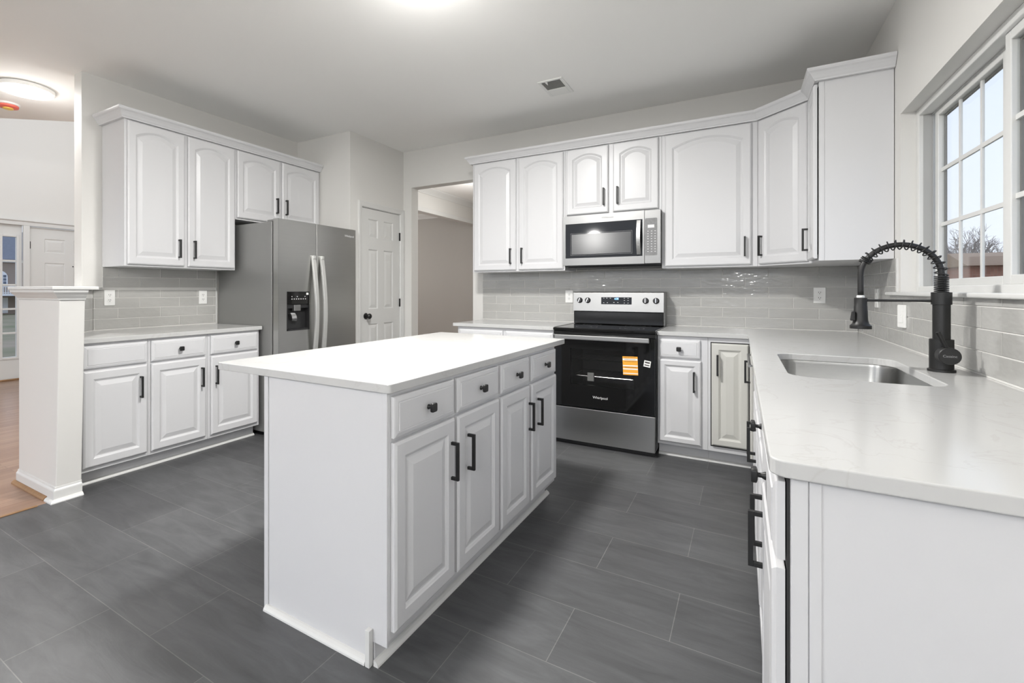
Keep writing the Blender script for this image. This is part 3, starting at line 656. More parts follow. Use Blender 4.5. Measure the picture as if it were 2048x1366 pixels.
hs = [1.562, 1.690, 2.335-0.035, 2.462-0.085]
hx = [(1.575-0.018), (1.596+0.094-0.0)]
for i, (a, b_) in enumerate(cols):
    add_drawer(r, FI, a, b_, 0.738, 0.870)
    hxx = b_-0.022 if i % 2 == 0 else a+0.075
    hxx = [1.556, 1.690, 2.330-0.045, 2.462-0.06][i]
    add_door(r, FI, a, b_, 0.122, 0.724, [1.545, 1.668, 2.290, 2.408][i], 0.570, label=None)
so = [tuple((ISL @ Vector((x, y, 0))).xy) for x, y in rounded([(-1.845, 1.184), (-0.935, 1.184), (-0.935, 2.868), (-1.845, 2.868)], 0.014, 5)]
slab('countertop', so, CB+0.0005, 0.914, M['quartz'], label='white quartz countertop overhanging the island', cat='countertop')

# ------------------------------------------------------------ BACKSPLASH TILES
def tiles(F, length, z0, z1, x0=0.0, phase=0.0, skip=None, zrow0=0.920, rh=0.0782, tl=0.308, g=0.0022, name='backsplash', label='', region=None):
    """F: local x along wall, y=0 wall, front toward -y. region(xa,xb,za,zb) -> clipped rect or None"""
    gm = MB(F); rects = region or [(x0, x0+length, z0, z1)]
    for (a, b, c, d) in rects: gm.box(a, b, -0.0045, -0.0005, c, d)
    tm = MB(F); k0 = -1
    for k in range(-1, 8):
        za, zb = zrow0+rh*k, zrow0+rh*(k+1); off = phase+(0.5*tl if k % 2 else 0)
        n0 = int(math.floor((x0-off)/tl))-1
        for nn in range(n0, n0+int(length/tl)+4):
            xa, xb = off+nn*tl, off+(nn+1)*tl
            for (a, b, c, d) in rects:
                ca, cb_, cc, cd = max(xa+g, a), min(xb-g, b), max(za+g, c), min(zb-g, d)
                if cb_-ca < 0.004 or cd-cc < 0.004: continue
                j = [random.uniform(-0.0004, 0.0004) for _ in range(4)]; h = 0.0010; y0, y1 = -0.0046, -0.0078
                tm.loft([[(ca, y0, cc), (cb_, y0, cc), (cb_, y0, cd), (ca, y0, cd)],
                         [(ca, y1+h, cc), (cb_, y1+h, cc), (cb_, y1+h, cd), (ca, y1+h, cd)],
                         [(ca+h, y1+j[0], cc+h), (cb_-h, y1+j[1], cc+h), (cb_-h, y1+j[2], cd-h), (ca+h, y1+j[3], cd-h)]], cap0=False)
    root = obj(name, gm, M['grout'], label=label, cat='backsplash')
    obj('tiles', tm, M['tile'], root)
    return root
F = frame(0, YB, 0)
tiles(F, 3.0, 0.9145, 1.382, x0=-2.28, phase=0.029-0.308*0, region=[(-2.28, XR-0.009, 0.9145, 1.382), (-1.30, -0.53, 1.3825, 1.405)], label='glossy grey subway tile backsplash on the back wall behind the range')
F = frame(XL, 0, PI/2)
rb = tiles(F, 0.9, 0.9145, 1.382, x0=1.642, phase=1.959, region=[(1.642, 2.590, 0.9145, 1.2120), (1.702, 2.590, 1.2335, 1.382)], label='grey subway tile backsplash above the left countertop')
F = frame(-3.722, 1.306, 3*PI/4)
tiles(frame(-3.719, 1.304, 3*PI/4), 0.46, 0.9145, 1.152, x0=0.003, phase=0.12, region=[(0.003, 0.462, 0.9145, 1.152)], label='small diagonal patch of grey tile beside the half wall')
F = frame(XR, 0, -PI/2)
tiles(F, 2.6, 0.9145, 1.18, x0=-4.385, phase=-4.21, region=[(-4.385, -1.00, 0.9145, 1.1825), (-4.385, -3.537, 1.1826, 1.382), (-3.5365, -3.42, 1.2015, 1.382)], label='grey subway tile backsplash on the window wall behind the sink')
w = MB(F); w.box(-3.419, -3.404, -0.010, -0.0005, 1.2015, 1.382); struct('trim_15', w, M['trim'])
w = MB(frame(XL, 0, PI/2)); w.box(2.5902, 2.599, -0.009, -0.0005, 0.9145, 1.382); struct('trim_16', w, M['trim'])

# ------------------------------------------------------------ OUTLETS AND SWITCH PLATES
def plate(name, label, F, x, z, y, kind, group):
    r = thing(name, label, 'outlet' if name == 'wall_outlet' else 'switch', tuple(F @ Vector((x, y, z-0.058))), group=group)
    b = MB(F); pl = rounded([(-0.036, -0.058), (0.036, -0.058), (0.036, 0.058), (-0.036, 0.058)], 0.004, 3)
    b.loft([[(x+px*s, y-d, z+pz*s) for px, pz in pl] for s, d in ((1, 0.0003), (1, 0.004), (0.95, 0.006))]); obj('cover_plate', b, M['plate'], r)
    if kind == 'duplex':
        for dz in (-0.0195, 0.0195):
            b = MB(F); ro = rounded([(-0.016, -0.0135), (0.016, -0.0135), (0.016, 0.0135), (-0.016, 0.0135)], 0.006, 4)
            b.loft([[(x+px, y-d, z+dz+pz) for px, pz in ro] for d in (0.006, 0.0075)]); so = obj('socket', b, M['plate'], r)
            s = MB(F)
            for dx in (-0.006, 0.006): s.box(x+dx-0.0014, x+dx+0.0014, y-0.0082, y-0.0074, z+dz-0.001, z+dz+0.008)
            s.lathe((x, y-0.0074, z+dz-0.007), [(0.0026, 0), (0.0026, -0.0008)], 10, 'y'); obj('slot', s, M['slot'], so)
    else:
        b = MB(F); b.box(x-0.0165, x+0.0165, y-0.0095, y-0.006, z-0.033, z+0.033); ro = obj('rocker', b, M['plate'], r, bevel=0.001)
        if kind == 'gfci':
            s = MB(F); s.box(x-0.006, x+0.006, y-0.0105, y-0.0096, z-0.010, z-0.003); s.box(x-0.006, x+0.006, y-0.0105, y-0.0096, z+0.003, z+0.010); obj('test_button', s, M['plate'], ro)
    return r
og = 'wall outlets on the backsplash'
FL = frame(XL, 0, PI/2); FB = frame(0, YB, 0); FW = frame(XR, 0, -PI/2)
plate('wall_outlet', 'white duplex outlet on the left backsplash, next to the half wall', FL, 1.745, 1.155, -0.0082, 'duplex', og)
plate('wall_outlet', 'white duplex outlet on the left backsplash, next to the refrigerator', FL, 2.469, 1.150, -0.0082, 'duplex', og)
plate('wall_outlet', 'white outlet on the back wall touching the left side of the range panel', FB, -1.372, 1.153, -0.0082, 'duplex', og)
plate('wall_outlet', 'white duplex outlet on the back wall near the right corner', FB, 0.495, 1.173, -0.0082, 'duplex', og)
plate('wall_switch', 'white switch plate on the window wall, seen nearly edge-on behind the faucet arm', FW, -3.83, 1.162, -0.0082, 'rocker', 'wall plates by the sink')
plate('wall_outlet', 'white square-faced outlet on the window wall below the sill, left of the faucet', FW @ Matrix.Translation((-3.262, -0.016, 0)) @ Matrix.Rotation(0.22, 4, 'Z'), 0, 1.078, 0.0, 'gfci', 'wall plates by the sink')

# ------------------------------------------------------------ REFRIGERATOR (faces +X)
FY0, FY1, FXF = 2.603, 3.517, -3.222
r = thing('refrigerator', 'stainless side-by-side refrigerator with water dispenser between left counter and pantry wall', 'refrigerator', (-3.6, 3.06, 0))
b = MB(); b.box(-4.02, -3.303, FY0, FY1, 0.03, 1.778); obj('body', b, M['fside'], r, bevel=0.004)
b = MB(); b.box(-3.302, -3.285, FY0+0.012, FY1-0.01, 0.06, 1.775); obj('gasket_and_gap_shade', b, M['gap'], r)
YS = 3.008
F = frame(FXF, 0, PI/2); D = 0.062
# freezer door with dispenser recess
dx0, dx1, dz0, dz1 = 2.688, 2.928, 0.872, 1.200
b = MB(F)
b.box(FY0, dx0, 0, D, 0.055, 1.798); b.box(dx1, YS-0.004, 0, D, 0.055, 1.798); b.box(dx0, dx1, 0, D, 0.055, dz0); b.box(dx0, dx1, 0, D, dz1, 1.798); b.box(dx0, dx1, D-0.006, D, dz0, dz1)
dl = obj('door', b, M['fridge'], r, label='left freezer door with ice and water dispenser')
b = MB(F); b.box(FY0-0.0006, FY0+0.003, -0.0015, 0.0, 0.055, 1.798); obj('edge_trim', b, M['steelh'], dl)
b = MB(F); b.box(YS-0.0035, YS+0.0035, 0.006, D, 0.055, 1.796); obj('gasket_and_gap_shade', b, M['gap'], r)  # dark strip painted as the shade in the slit between doors
b = MB(F); b.box(YS+0.004, FY1, 0, D, 0.055, 1.798); dr = obj('door', b, M['fridge'], r, bevel=0.006, seg=3, label='right refrigerator door, plain')
# dispenser
b = MB(F); b.box(dx0, dx1, -0.003, 0.004, 1.092, dz1); dp = obj('dispenser_panel', b, M['bglass'], dl, bevel=0.003)
b = MB(F); b.box(dx0, dx0+0.006, -0.003, 0.05, dz0, 1.092); b.box(dx1-0.006, dx1, -0.003, 0.05, dz0, 1.092); b.box(dx0, dx1, -0.003, 0.05, dz0, dz0+0.012); b.box(dx0, dx1, 0.045, 0.052, dz0, 1.092); b.box(dx0+0.006, dx1-0.006, 0.006, 0.045, 1.06, 1.092)
obj('dispenser_recess', b, M['dark'], dl)
b = MB(F)
for i in range(7): b.box(dx0+0.045+i*0.024, dx0+0.055+i*0.024, -0.0036, -0.0030, 1.134, 1.141)
for i in (0, 2, 5): b.lathe((dx0+0.05+i*0.028, -0.0030, 1.158), [(0.004, 0), (0.004, -0.0006)], 10, 'y')
obj('button_icon', b, M['text'], dp)
b = MB(F); b.box(dx1-0.036, dx1-0.012, -0.0036, -0.0030, 1.172, 1.190); obj('sticker', b, M['paper'], dp)
b = MB(F); b.box(2.765, 2.835, 0.0, 0.030, 1.035, 1.088); obj('ice_chute', b, M['steelh'], dl, bevel=0.004)
b = MB(F)
pp = [(2.725, 0.020, 1.030), (2.735, 0.004, 1.022), (2.745, -0.002, 1.000), (2.755, 0.002, 0.970), (2.757, 0.012, 0.955)]
b.loft([[(x-0.008, y, z), (x+0.042, y, z-0.003), (x+0.042, y+0.006, z-0.003), (x-0.008, y+0.006, z)] for x, y, z in pp]); obj('paddle', b, M['wire'], dl, smooth='auto')
# curved handles
def fhandle(parent, y0):
    b = MB(F); loops = []
    for k in range(25):
        s = k/24; z = 0.50+(1.515-0.50)*s; bow = math.sin(PI*s); off = -0.018-0.050*bow; wd = 0.020
        loops.append([(y0-wd, off, z), (y0+wd, off, z), (y0+wd, off+0.022, z), (y0-wd, off+0.022, z)])
    b.loft(loops)
    b.box(y0-0.014, y0+0.014, -0.010, 0.0, 0.505, 0.540); b.box(y0-0.014, y0+0.014, -0.010, 0, 1.475, 1.510)
    b.box(y0-0.013, y0+0.013, -0.030, -0.005, 0.500, 0.530); b.box(y0-0.013, y0+0.013, -0.030, -0.005, 1.485, 1.515)
    return obj('handle', b, M['hsteel'], parent, bevel=0.004)
fhandle(dl, 2.965); fhandle(dr, 3.062)
lettering('logo', 'Whirlpool', 0.030, F @ Matrix.Translation((3.425, -0.0006, 1.728)) @ Matrix.Rotation(PI/2, 4, 'X'), M['text'], dr)
b = MB(F); b.box(FY0+0.01, FY0+0.09, 0.066, 0.15, 1.7785, 1.796); obj('hinge_cover', b, M['fside'], r, bevel=0.004)
b = MB(F); b.box(FY0+0.01, FY1-0.01, 0.02, 0.06, 0.004, 0.050); obj('base_grille', b, M['dark'], r)

# ------------------------------------------------------------ RANGE (faces -Y)
RX0, RX1, RYF = -1.2855, -0.5245, 3.690
r = thing('range', 'freestanding stainless electric range with black glass top and orange-stickered oven door', 'stove', (-0.905, 4.0, 0))
F = frame(0, RYF, 0)
b = MB(F); b.box(RX0, RX1, 0.035, 0.66, 0.045, 0.893)
# body is a shell round the oven cavity
b = MB(F); b.box(RX0, -1.19, 0.035, 0.66, 0.045, 0.893); b.box(-0.62, RX1, 0.035, 0.66, 0.045, 0.893); b.box(-1.19, -0.62, 0.035, 0.66, 0.045, 0.42); b.box(-1.19, -0.62, 0.035, 0.66, 0.80, 0.893); b.box(-1.19, -0.62, 0.50, 0.66, 0.42, 0.80)
obj('body', b, M['dark'], r)
b = MB(F); b.box(-1.188, -0.622, 0.495, 0.4995, 0.421, 0.799); b.box(-1.1895, -1.1885, 0.04, 0.495, 0.421, 0.799); b.box(-0.6215, -0.6205, 0.04, 0.495, 0.421, 0.799); b.box(-1.188, -0.622, 0.04, 0.495, 0.4205, 0.4215); obj('oven_liner', b, M['ovin'], r)
# cooktop
b = MB(F); b.box(RX0-0.002, RX1+0.002, 0.0, 0.60, 0.8935, 0.9165); ct = obj('cooktop', b, M['bglass'], r, bevel=0.006, seg=3)
b = MB(F); b.box(RX0-0.0035, RX0+0.004, 0.02, 0.59, 0.9168, 0.9185); b.box(RX1-0.004, RX1+0.0035, 0.02, 0.59, 0.9168, 0.9185); obj('side_trim', b, M['steelh'], ct)
b = MB(F)
for (cx_, cy_, rr) in ((-1.09, 0.18, 0.105), (-0.72, 0.18, 0.09), (-1.09, 0.44, 0.075), (-0.72, 0.44, 0.10)):
    for q in (rr, rr*0.6):
        N = 40; b.loft([[(cx_+q*math.cos(2*PI*j/N), cy_+q*math.sin(2*PI*j/N), 0.9168) for j in range(N)], [(cx_+(q-0.0015)*math.cos(2*PI*j/N), cy_+(q-0.0015)*math.sin(2*PI*j/N), 0.9168) for j in range(N)]], False, False)
obj('burner_ring', b, M['textd'], ct)
b = MB(F); b.box(RX0, RX1, 0.010, 0.034, 0.862, 0.893); obj('front_lip', b, M['benamel'], r, bevel=0.003)
# oven door: black glass frame with window
wx0, wx1, wz0, wz1 = -1.145, -0.671, 0.480, 0.758
b = MB(F); b.box(RX0+0.004, wx0, 0, 0.030, 0.308, 0.858); b.box(wx1, RX1-0.004, 0, 0.030, 0.308, 0.858); b.box(wx0, wx1, 0, 0.030, 0.308, wz0); b.box(wx0, wx1, 0, 0.030, wz1, 0.858)
od = obj('oven_door', b, M['bglass'], r)
b = MB(F); b.box(wx0, wx1, 0.004, 0.007, wz0, wz1); obj('window_glass', b, M['oglass'], od)
b = MB(F)
for z in (0.53, 0.66):
    b.tube([(-1.17, 0.12, z), (-0.64, 0.12, z)], 0.003, 6); b.tube([(-1.17, 0.44, z), (-0.64, 0.44, z)], 0.003, 6)
    for i in range(13): b.tube([(-1.16+i*0.043, 0.12, z), (-1.16+i*0.043, 0.44, z)], 0.0018, 5)
    if z > 0.6: break
obj('oven_rack', b, M['wire'], r)
b = MB(F); b.box(-1.040, -0.990, 0.100, 0.113, 0.495, 0.560); obj('rack_tag', b, M['paper'], r, bevel=0.002)
b = MB(F); b.box(-1.262, -0.561, -0.048, -0.030, 0.829, 0.866); oh = obj('oven_handle', b, M['steelh'], od, bevel=0.006, seg=3)
b = MB(F); b.box(-1.250, -1.225, -0.030, -0.0005, 0.835, 0.858); b.box(-0.598, -0.573, -0.030, -0.0005, 0.835, 0.858); obj('handle_bracket', b, M['steelh'], oh)
lettering('logo', 'Whirlpool', 0.027, F @ Matrix.Translation((-0.915, -0.0008, 0.392)) @ Matrix.Rotation(PI/2, 4, 'X'), M['text'], od)
# stickers
SK = F @ Matrix.Translation((-0.697, -0.001, 0.655)) @ Matrix.Rotation(-0.035, 4, 'Y')
b = MB(SK); b.box(-0.053, 0.053, -0.0008, 0, -0.068, 0.068); st = obj('warning_sticker', b, M['orange'], od)
b = MB(SK)
for z, h in ((0.046, 0.013), (0.000, 0.009), (-0.024, 0.009), (-0.056, 0.007)): b.box(-0.0525, 0.0525, -0.0012, -0.0009, z-h/2, z+h/2)
obj('sticker_band', b, M['paper'], st)
b = MB(SK)
for z in (0.060, 0.046, 0.032, -0.011): 
    x = -0.040
    while x < 0.038:
        wd = random.uniform(0.004, 0.009); b.box(x, x+wd, -0.0016, -0.0013, z-0.0018, z+0.0018); x += wd+0.003
obj('sticker_print', b, M['ink'], st)
SK = F @ Matrix.Translation((-0.580, -0.001, 0.678)) @ Matrix.Rotation(0.16, 4, 'Y')
b = MB(SK); b.box(-0.023, 0.023, -0.0008, 0, -0.023, 0.023); st = obj('small_sticker', b, M['paper'], od)
b = MB(SK); b.box(-0.017, 0.017, -0.0012, -0.0009, 0.004, 0.015); b.box(-0.017, 0.017, -0.0012, -0.0009, -0.014, -0.006); obj('sticker_print', b, M['ink'], st)
# storage drawer
b = MB(F); b.box(RX0+0.004, RX1-0.004, 0.004, 0.034, 0.036, 0.296); obj('storage_drawer', b, M['steel'], r, bevel=0.004)
b = MB(F); b.box(RX0+0.01, RX1-0.01, 0.045, 0.08, 0.0, 0.045); obj('base_foot', b, M['dark'], r)
# backguard
YG = 4.19
b = MB(); prof = [(YG, 1.030), (YG+0.012, 1.190), (YG+0.035, 1.198), (4.380, 1.198), (4.380, 0.918), (YG+0.05, 0.918), (YG+0.05, 1.030)]
b.loft([[(RX0+0.008, y, z) for y, z in prof], [(RX1-0.008, y, z) for y, z in prof]]); bgd = obj('backguard', b, M['steelh'], r, bevel=0.002)
b = MB(); b.box(RX0+0.012, RX1-0.012, YG+0.012, YG+0.049, 0.9185, 1.029); obj('riser', b, M['benamel'], r, bevel=0.006, seg=3)
GT = Matrix.Translation((0, YG, 1.030)) @ Matrix.Rotation(-math.atan2(0.012, 0.160), 4, 'X')
b = MB(GT); b.box(-1.032, -0.782, -0.002, 0.003, 0.062, 0.122); pn = obj('display_panel', b, M['bglass'], bgd)
lettering('clock_digits', '4:38', 0.020, GT @ Matrix.Translation((-0.905, -0.0024, 0.108)) @ Matrix.Rotation(PI/2, 4, 'X'), M['blue'], pn)
b = MB(GT)
for x, z in ((-1.01, .113), (-.985, .113), (-.955, .113), (-.84, .113), (-.81, .113), (-.84, .095), (-.81, .095), (-.84, .074), (-.81, .074), (-1.01, .074), (-.98, .074), (-.925, .077), (-.893, .077)):
    b.box(x-0.005, x+0.005, -0.0026, -0.0021, z-0.0016, z+0.0016)
obj('button_label', b, M['text'], pn)
for kx_ in (-1.218, -1.148, -0.672, -0.592):
    b = MB(GT); b.lathe((kx_, 0, 0.094), [(0.001, 0.0), (0.025, 0.0), (0.0245, -0.004), (0.021, -0.006), (0.0195, -0.020), (0.018, -0.022), (0.001, -0.022)], 28, 'y')
    kb = obj('control_knob', b, M['dark'], bgd, smooth='auto')
    b = MB(GT @ Matrix.Translation((kx_, 0, 0.094)) @ Matrix.Rotation(0.35 if kx_ < -1 else 0.0, 4, 'Y')); b.box(-0.0035, 0.0035, -0.030, -0.0221, -0.018, 0.018); obj('grip', b, M['wire'], kb, bevel=0.001)

# ------------------------------------------------------------ MICROWAVE
MX0, MX1, MYF = -1.305, -0.531, 4.000
r = thing('microwave', 'stainless over-the-range microwave mounted under the short cabinet', 'microwave', (-0.918, 4.2, 1.40))
F = frame(0, MYF, 0)
b = MB(F); b.box(MX0+0.004, MX1-0.004, 0.034, 0.386, 1.412, 1.8405); b.box(MX0+0.02, MX1-0.02, 0.08, 0.37, 1.402, 1.412); obj('body', b, M['dark'], r, bevel=0.003)
xs = -0.650
b = MB(F); b.box(MX0, -1.284, 0, 0.033, 1.421, 1.840); b.box(-0.664, xs-0.001, 0, 0.033, 1.421, 1.840); b.box(-1.284, -0.664, 0, 0.033, 1.421, 1.482); b.box(-1.284, -0.664, 0, 0.033, 1.772, 1.840)
dm = obj('door', b, M['msteel'], r)
b = MB(F); b.box(-1.284, -0.652, 0.001, 0.02, 1.482, 1.772); wm = obj('door_glass', b, M['bglass'], dm)
b = MB(F); b.box(-1.232, -0.750, 0.0003, 0.0009, 1.513, 1.682); obj('screen', b, M['mesh'], wm)
b = MB(F)
def fr(b, x0, x1, z0, z1, t, ya, yb): b.box(x0, x1, ya, yb, z0, z0+t); b.box(x0, x1, ya, yb, z1-t, z1); b.box(x0, x0+t, ya, yb, z0+t, z1-t); b.box(x1-t, x1, ya, yb, z0+t, z1-t)
fr(b, -1.240, -0.742, 1.505, 1.690, 0.0015, -0.0002, 0.0002); obj('screen_border', b, M['textd'], wm)
b = MB(F); loops = []
for k in range(17):
    s = k/16; z = 1.492+(1.765-1.492)*s; off = -0.012-0.030*math.sin(PI*s); x = -0.690
    loops.append([(x-0.016, off, z), (x+0.016, off, z), (x+0.016, off+0.010, z), (x-0.016, off+0.010, z)])
b.loft(loops); b.box(-0.700, -0.680, -0.014, 0.0, 1.495, 1.510); b.box(-0.700, -0.680, -0.014, 0.0, 1.748, 1.763); obj('handle', b, M['steelh'], dm, bevel=0.002)
lettering('logo', 'Whirlpool', 0.024, F @ Matrix.Translation((-0.935, -0.0006, 1.808)) @ Matrix.Rotation(PI/2, 4, 'X'), M['textd'], dm)
b = MB(F); b.box(xs+0.001, MX1, 0, 0.033, 1.421, 1.840); cp = obj('control_panel', b, M['msteel'], r, bevel=0.002)
b = MB(F); pl = rounded([(-0.645, 1.484), (-0.556, 1.484), (-0.556, 1.776), (-0.645, 1.776)], 0.008, 4); b.loft([[(x, y, z) for x, z in pl] for y in (0.0, -0.0012)]); kp = obj('keypad', b, M['mpanel'], cp)
b = MB(F); b.box(-0.625, -0.577, -0.0016, -0.0013, 1.700, 1.724); obj('display', b, M['text'], kp)
b = MB(F)
for i in range(3):
    for j in range(9): b.box(-0.628+i*0.026, -0.618+i*0.026, -0.0016, -0.0013, 1.672-j*0.020, 1.676-j*0.020)
obj('key_label', b, M['text'], kp)

# ------------------------------------------------------------ SINK AND FAUCET
r = thing('kitchen_sink', 'undermount stainless steel sink set in the countertop by the window', 'sink', (0.356, 2.36, 0.69))
b = MB(); 
def rl(i, z, rad): return [(x, y, z) for x, y in rounded([(SX0+i, SY0+i), (SX1-i, SY0+i), (SX1-i, SY1-i), (SX0+i, SY1-i)], rad, 8)]
b.loft([rl(-0.018, 0.8835, 0.09), rl(-0.006, 0.8835, 0.08), rl(-0.004, 0.872, 0.08), rl(-0.002, 0.72, 0.08), rl(0.006, 0.705, 0.055), rl(0.02, 0.700, 0.04), rl(0.15, 0.697, 0.02)], cap0=False)
obj('basin', b, M['sinksteel'], r, smooth='auto')
b = MB(); b.lathe((0.356, 2.36, 0.698), [(0.055, 0), (0.052, 0.003), (0.040, 0.002), (0.036, -0.0006), (0.001, -0.0006)], 32); obj('drain', b, M['wire'], r, smooth='auto')
FXX, FYY = 0.6275, 2.411
r = thing('faucet', 'matte black spring-neck kitchen faucet standing beside the sink', 'faucet', (FXX, FYY, 0.914))
b = MB(); b.lathe((FXX, FYY, 0.9145), [(0.001, 0), (0.038, 0), (0.038, 0.008), (0.033, 0.010), (0.033, 0.117), (0.030, 0.1175), (0.024, 0.118), (0.024, 0.243), (0.028, 0.2435), (0.028, 0.288), (0.020, 0.2885), (0.001, 0.289)], 36)
obj('body', b, M['black'], r, smooth='auto')
HS = (0.011, FYY-0.002)
b = MB(); b.lathe((FXX-0.002, FYY-0.030, 0.979), [(0.001, 0), (0.020, 0), (0.020, -0.020), (0.030, -0.022), (0.030, -0.060), (0.028, -0.062), (0.001, -0.062)], 30, 'y'); hb = obj('valve_knob', b, M['black'], r, smooth='auto')
b = MB(); b.tube([(FXX-0.004, FYY-0.075, 0.998), (FXX-0.030, FYY-0.080, 1.062)], 0.0065, 12); obj('lever', b, M['black'], hb, smooth='auto')
lettering('logo', 'Casainc', 0.012, Matrix.Translation((FXX-0.002, FYY-0.0924, 0.979)) @ Matrix.Rotation(PI/2, 4, 'X'), M['textd'], hb)
HXX = 0.400; cxm = (FXX+HXX)/2; R_ = (FXX-HXX)/2; ZA = 1.268
arc = [(FXX, FYY, z) for z in (1.20, 1.23, 1.25)] + [(cxm+R_*math.cos(a), FYY, ZA+R_*math.sin(a)) for a in [PI*k/30 for k in range(31)]] + [(HXX, FYY, z) for z in (1.25, 1.23, 1.21, 1.185)]
b = MB(); b.tube(arc, 0.0095, 14); obj('hose', b, M['black'], r, smooth=True)
# spring: dense coil below, open coil over the arc
def along(s):
    P = [Vector(p) for p in arc]; L = [0]
    for i in range(1, len(P)): L.append(L[-1]+(P[i]-P[i-1]).length)
    s = max(0, min(s, L[-1]-1e-6))
    for i in range(1, len(P)):
        if L[i] >= s:
            u = (s-L[i-1])/(L[i]-L[i-1]); return P[i-1].lerp(P[i], u), (P[i]-P[i-1]).normalized()
pts = []; s = 0.0; ph = 0.0
total = 0.068 + PI*R_*0.86
while s < total:
    p, t = along(s); yv = Vector((0, 1, 0)); xv = t.cross(yv).normalized()
    rr = 0.0185 if s < 0.062 else 0.0175
    pts.append(p + (xv*math.cos(ph)+yv*math.sin(ph))*rr)
    pitch = 0.0066 if s < 0.062 else (0.0215 if s < total-0.022 else 0.006)
    ph += 2*PI/16; s += pitch/16
b = MB(); b.tube(pts, 0.0023, 6); obj('spring', b, M['black'], r, smooth=True)
b = MB(); b.tube([(FXX-0.020, FYY, 1.171), (HXX+0.012, FYY, 1.171)], 0.0045, 12); obj('support_arm', b, M['black'], r, smooth='auto')
b = MB(); b.lathe((HXX, FYY, 0), [(0.001, 1.061), (0.0335, 1.061), (0.0335, 1.073), (0.026, 1.080), (0.0225, 1.095), (0.0205, 1.150), (0.0200, 1.151), (0.0200, 1.181), (0.001, 1.1815)], 32); sh = obj('spray_head', b, M['black'], r, smooth='auto')
b = MB(); b.lathe((HXX, FYY, 1.1815), [(0.0125, 0), (0.0125, 0.007), (0.0098, 0.009)], 20); obj('collar', b, M['plate'], sh, smooth='auto')
b = MB(); b.loft([[(HXX+x, FYY-0.012+y, z) for x, y in ((-0.034, -0.007), (-0.018, -0.007), (-0.018, 0.007), (-0.034, 0.007))] for z in (1.092,)] + [[(HXX+x, FYY-0.012+y, 1.128) for x, y in ((-0.029, -0.007), (-0.018, -0.007), (-0.018, 0.007), (-0.029, 0.007))]]); obj('spray_button', b, M['black'], sh, bevel=0.003)

# ------------------------------------------------------------ CEILING THINGS
def disc_light(label, x, y, r_=0.175):
    r = thing('ceiling_light', label, 'light', (x, y, CEIL-0.03), group='flush round ceiling lights')
    b = MB(); b.lathe((x, y, CEIL), [(0.001, -0.0005), (r_-0.01, -0.0005), (r_, -0.006), (r_, -0.030), (r_-0.006, -0.034), (r_-0.012, -0.030)], 48); obj('rim', b, M['plate'], r, smooth='auto')
    b = MB(); b.lathe((x, y, CEIL), [(r_-0.012, -0.028), (r_-0.02, -0.036), (0.08, -0.041), (0.001, -0.042)], 48); obj('diffuser', b, M['glow'], r, smooth='auto')
disc_light('bright round flush ceiling light at the frame edge, near the foyer', -4.755, 1.48)
disc_light('round flush ceiling light above the island, only its rim in view at the top edge', -1.37, 2.0)
r = thing('smoke_detector', 'ceiling smoke detector under a red and yellow cover, beside the foyer light', 'smoke detector', (-5.30, 1.53, CEIL-0.04))
b = MB(); b.lathe((-5.30, 1.53, CEIL), [(0.001, -0.0005), (0.078, -0.0005), (0.078, -0.012), (0.070, -0.016)], 32); obj('base', b, M['plate'], r, smooth='auto')
b = MB(); b.lathe((-5.30, 1.53, CEIL), [(0.070, -0.0165), (0.068, -0.030), (0.050, -0.036), (0.001, -0.037)], 32); obj('cover', b, M['red'], r, smooth='auto')
b = MB(); b.lathe((-5.30, 1.53, CEIL), [(0.036, -0.0372), (0.034, -0.044), (0.001, -0.045)], 24); obj('label_disc', b, M['yellow'], r, smooth='auto')
# damaged ceiling register
r = thing('ceiling_vent', 'white square ceiling air register with an open dark half', 'vent', (-1.22, 3.57, CEIL-0.01))
vx0, vx1, vy0, vy1 = -1.318, -1.130, 3.425, 3.725
b = MB(); z0 = CEIL-0.010; ox0, ox1, oy0, oy1 = vx0+0.022, vx1-0.022, vy0+0.020, vy0+0.175
b.box(vx0, ox0, vy0, vy1, z0, CEIL-0.0005); b.box(ox1, vx1, vy0, vy1, z0, CEIL-0.0005); b.box(ox0, ox1, vy0, oy0, z0, CEIL-0.0005); b.box(ox0, ox1, oy1, vy1, z0, CEIL-0.0005)
obj('frame', b, M['plate'], r, bevel=0.002)
b = MB(); b.box(ox0, ox1, oy0, oy1, CEIL-0.0040, CEIL-0.0010); obj('duct_opening', b, M['void'], r)
b = MB(); b.add([(ox0+0.03, oy0, z0), (ox0+0.05, oy0, z0), (ox0+0.040, oy0+0.045, z0-0.006), (ox0+0.03, oy0, z0-0.001), (ox0+0.05, oy0, z0-0.001), (ox0+0.040, oy0+0.045, z0-0.007)], [(0,1,2),(3,5,4),(0,2,5,3),(1,4,5,2),(0,3,4,1)]); obj('bent_fin', b, M['plate'], r)

# ------------------------------------------------------------ OUTDOORS
w = MB(); w.add([(-150, -80, -1.0), (150, -80, -1.0), (150, 150, -1.0), (-150, 150, -1.0)], [(0, 1, 2, 3)]); struct('ground', w, M['lawn'])
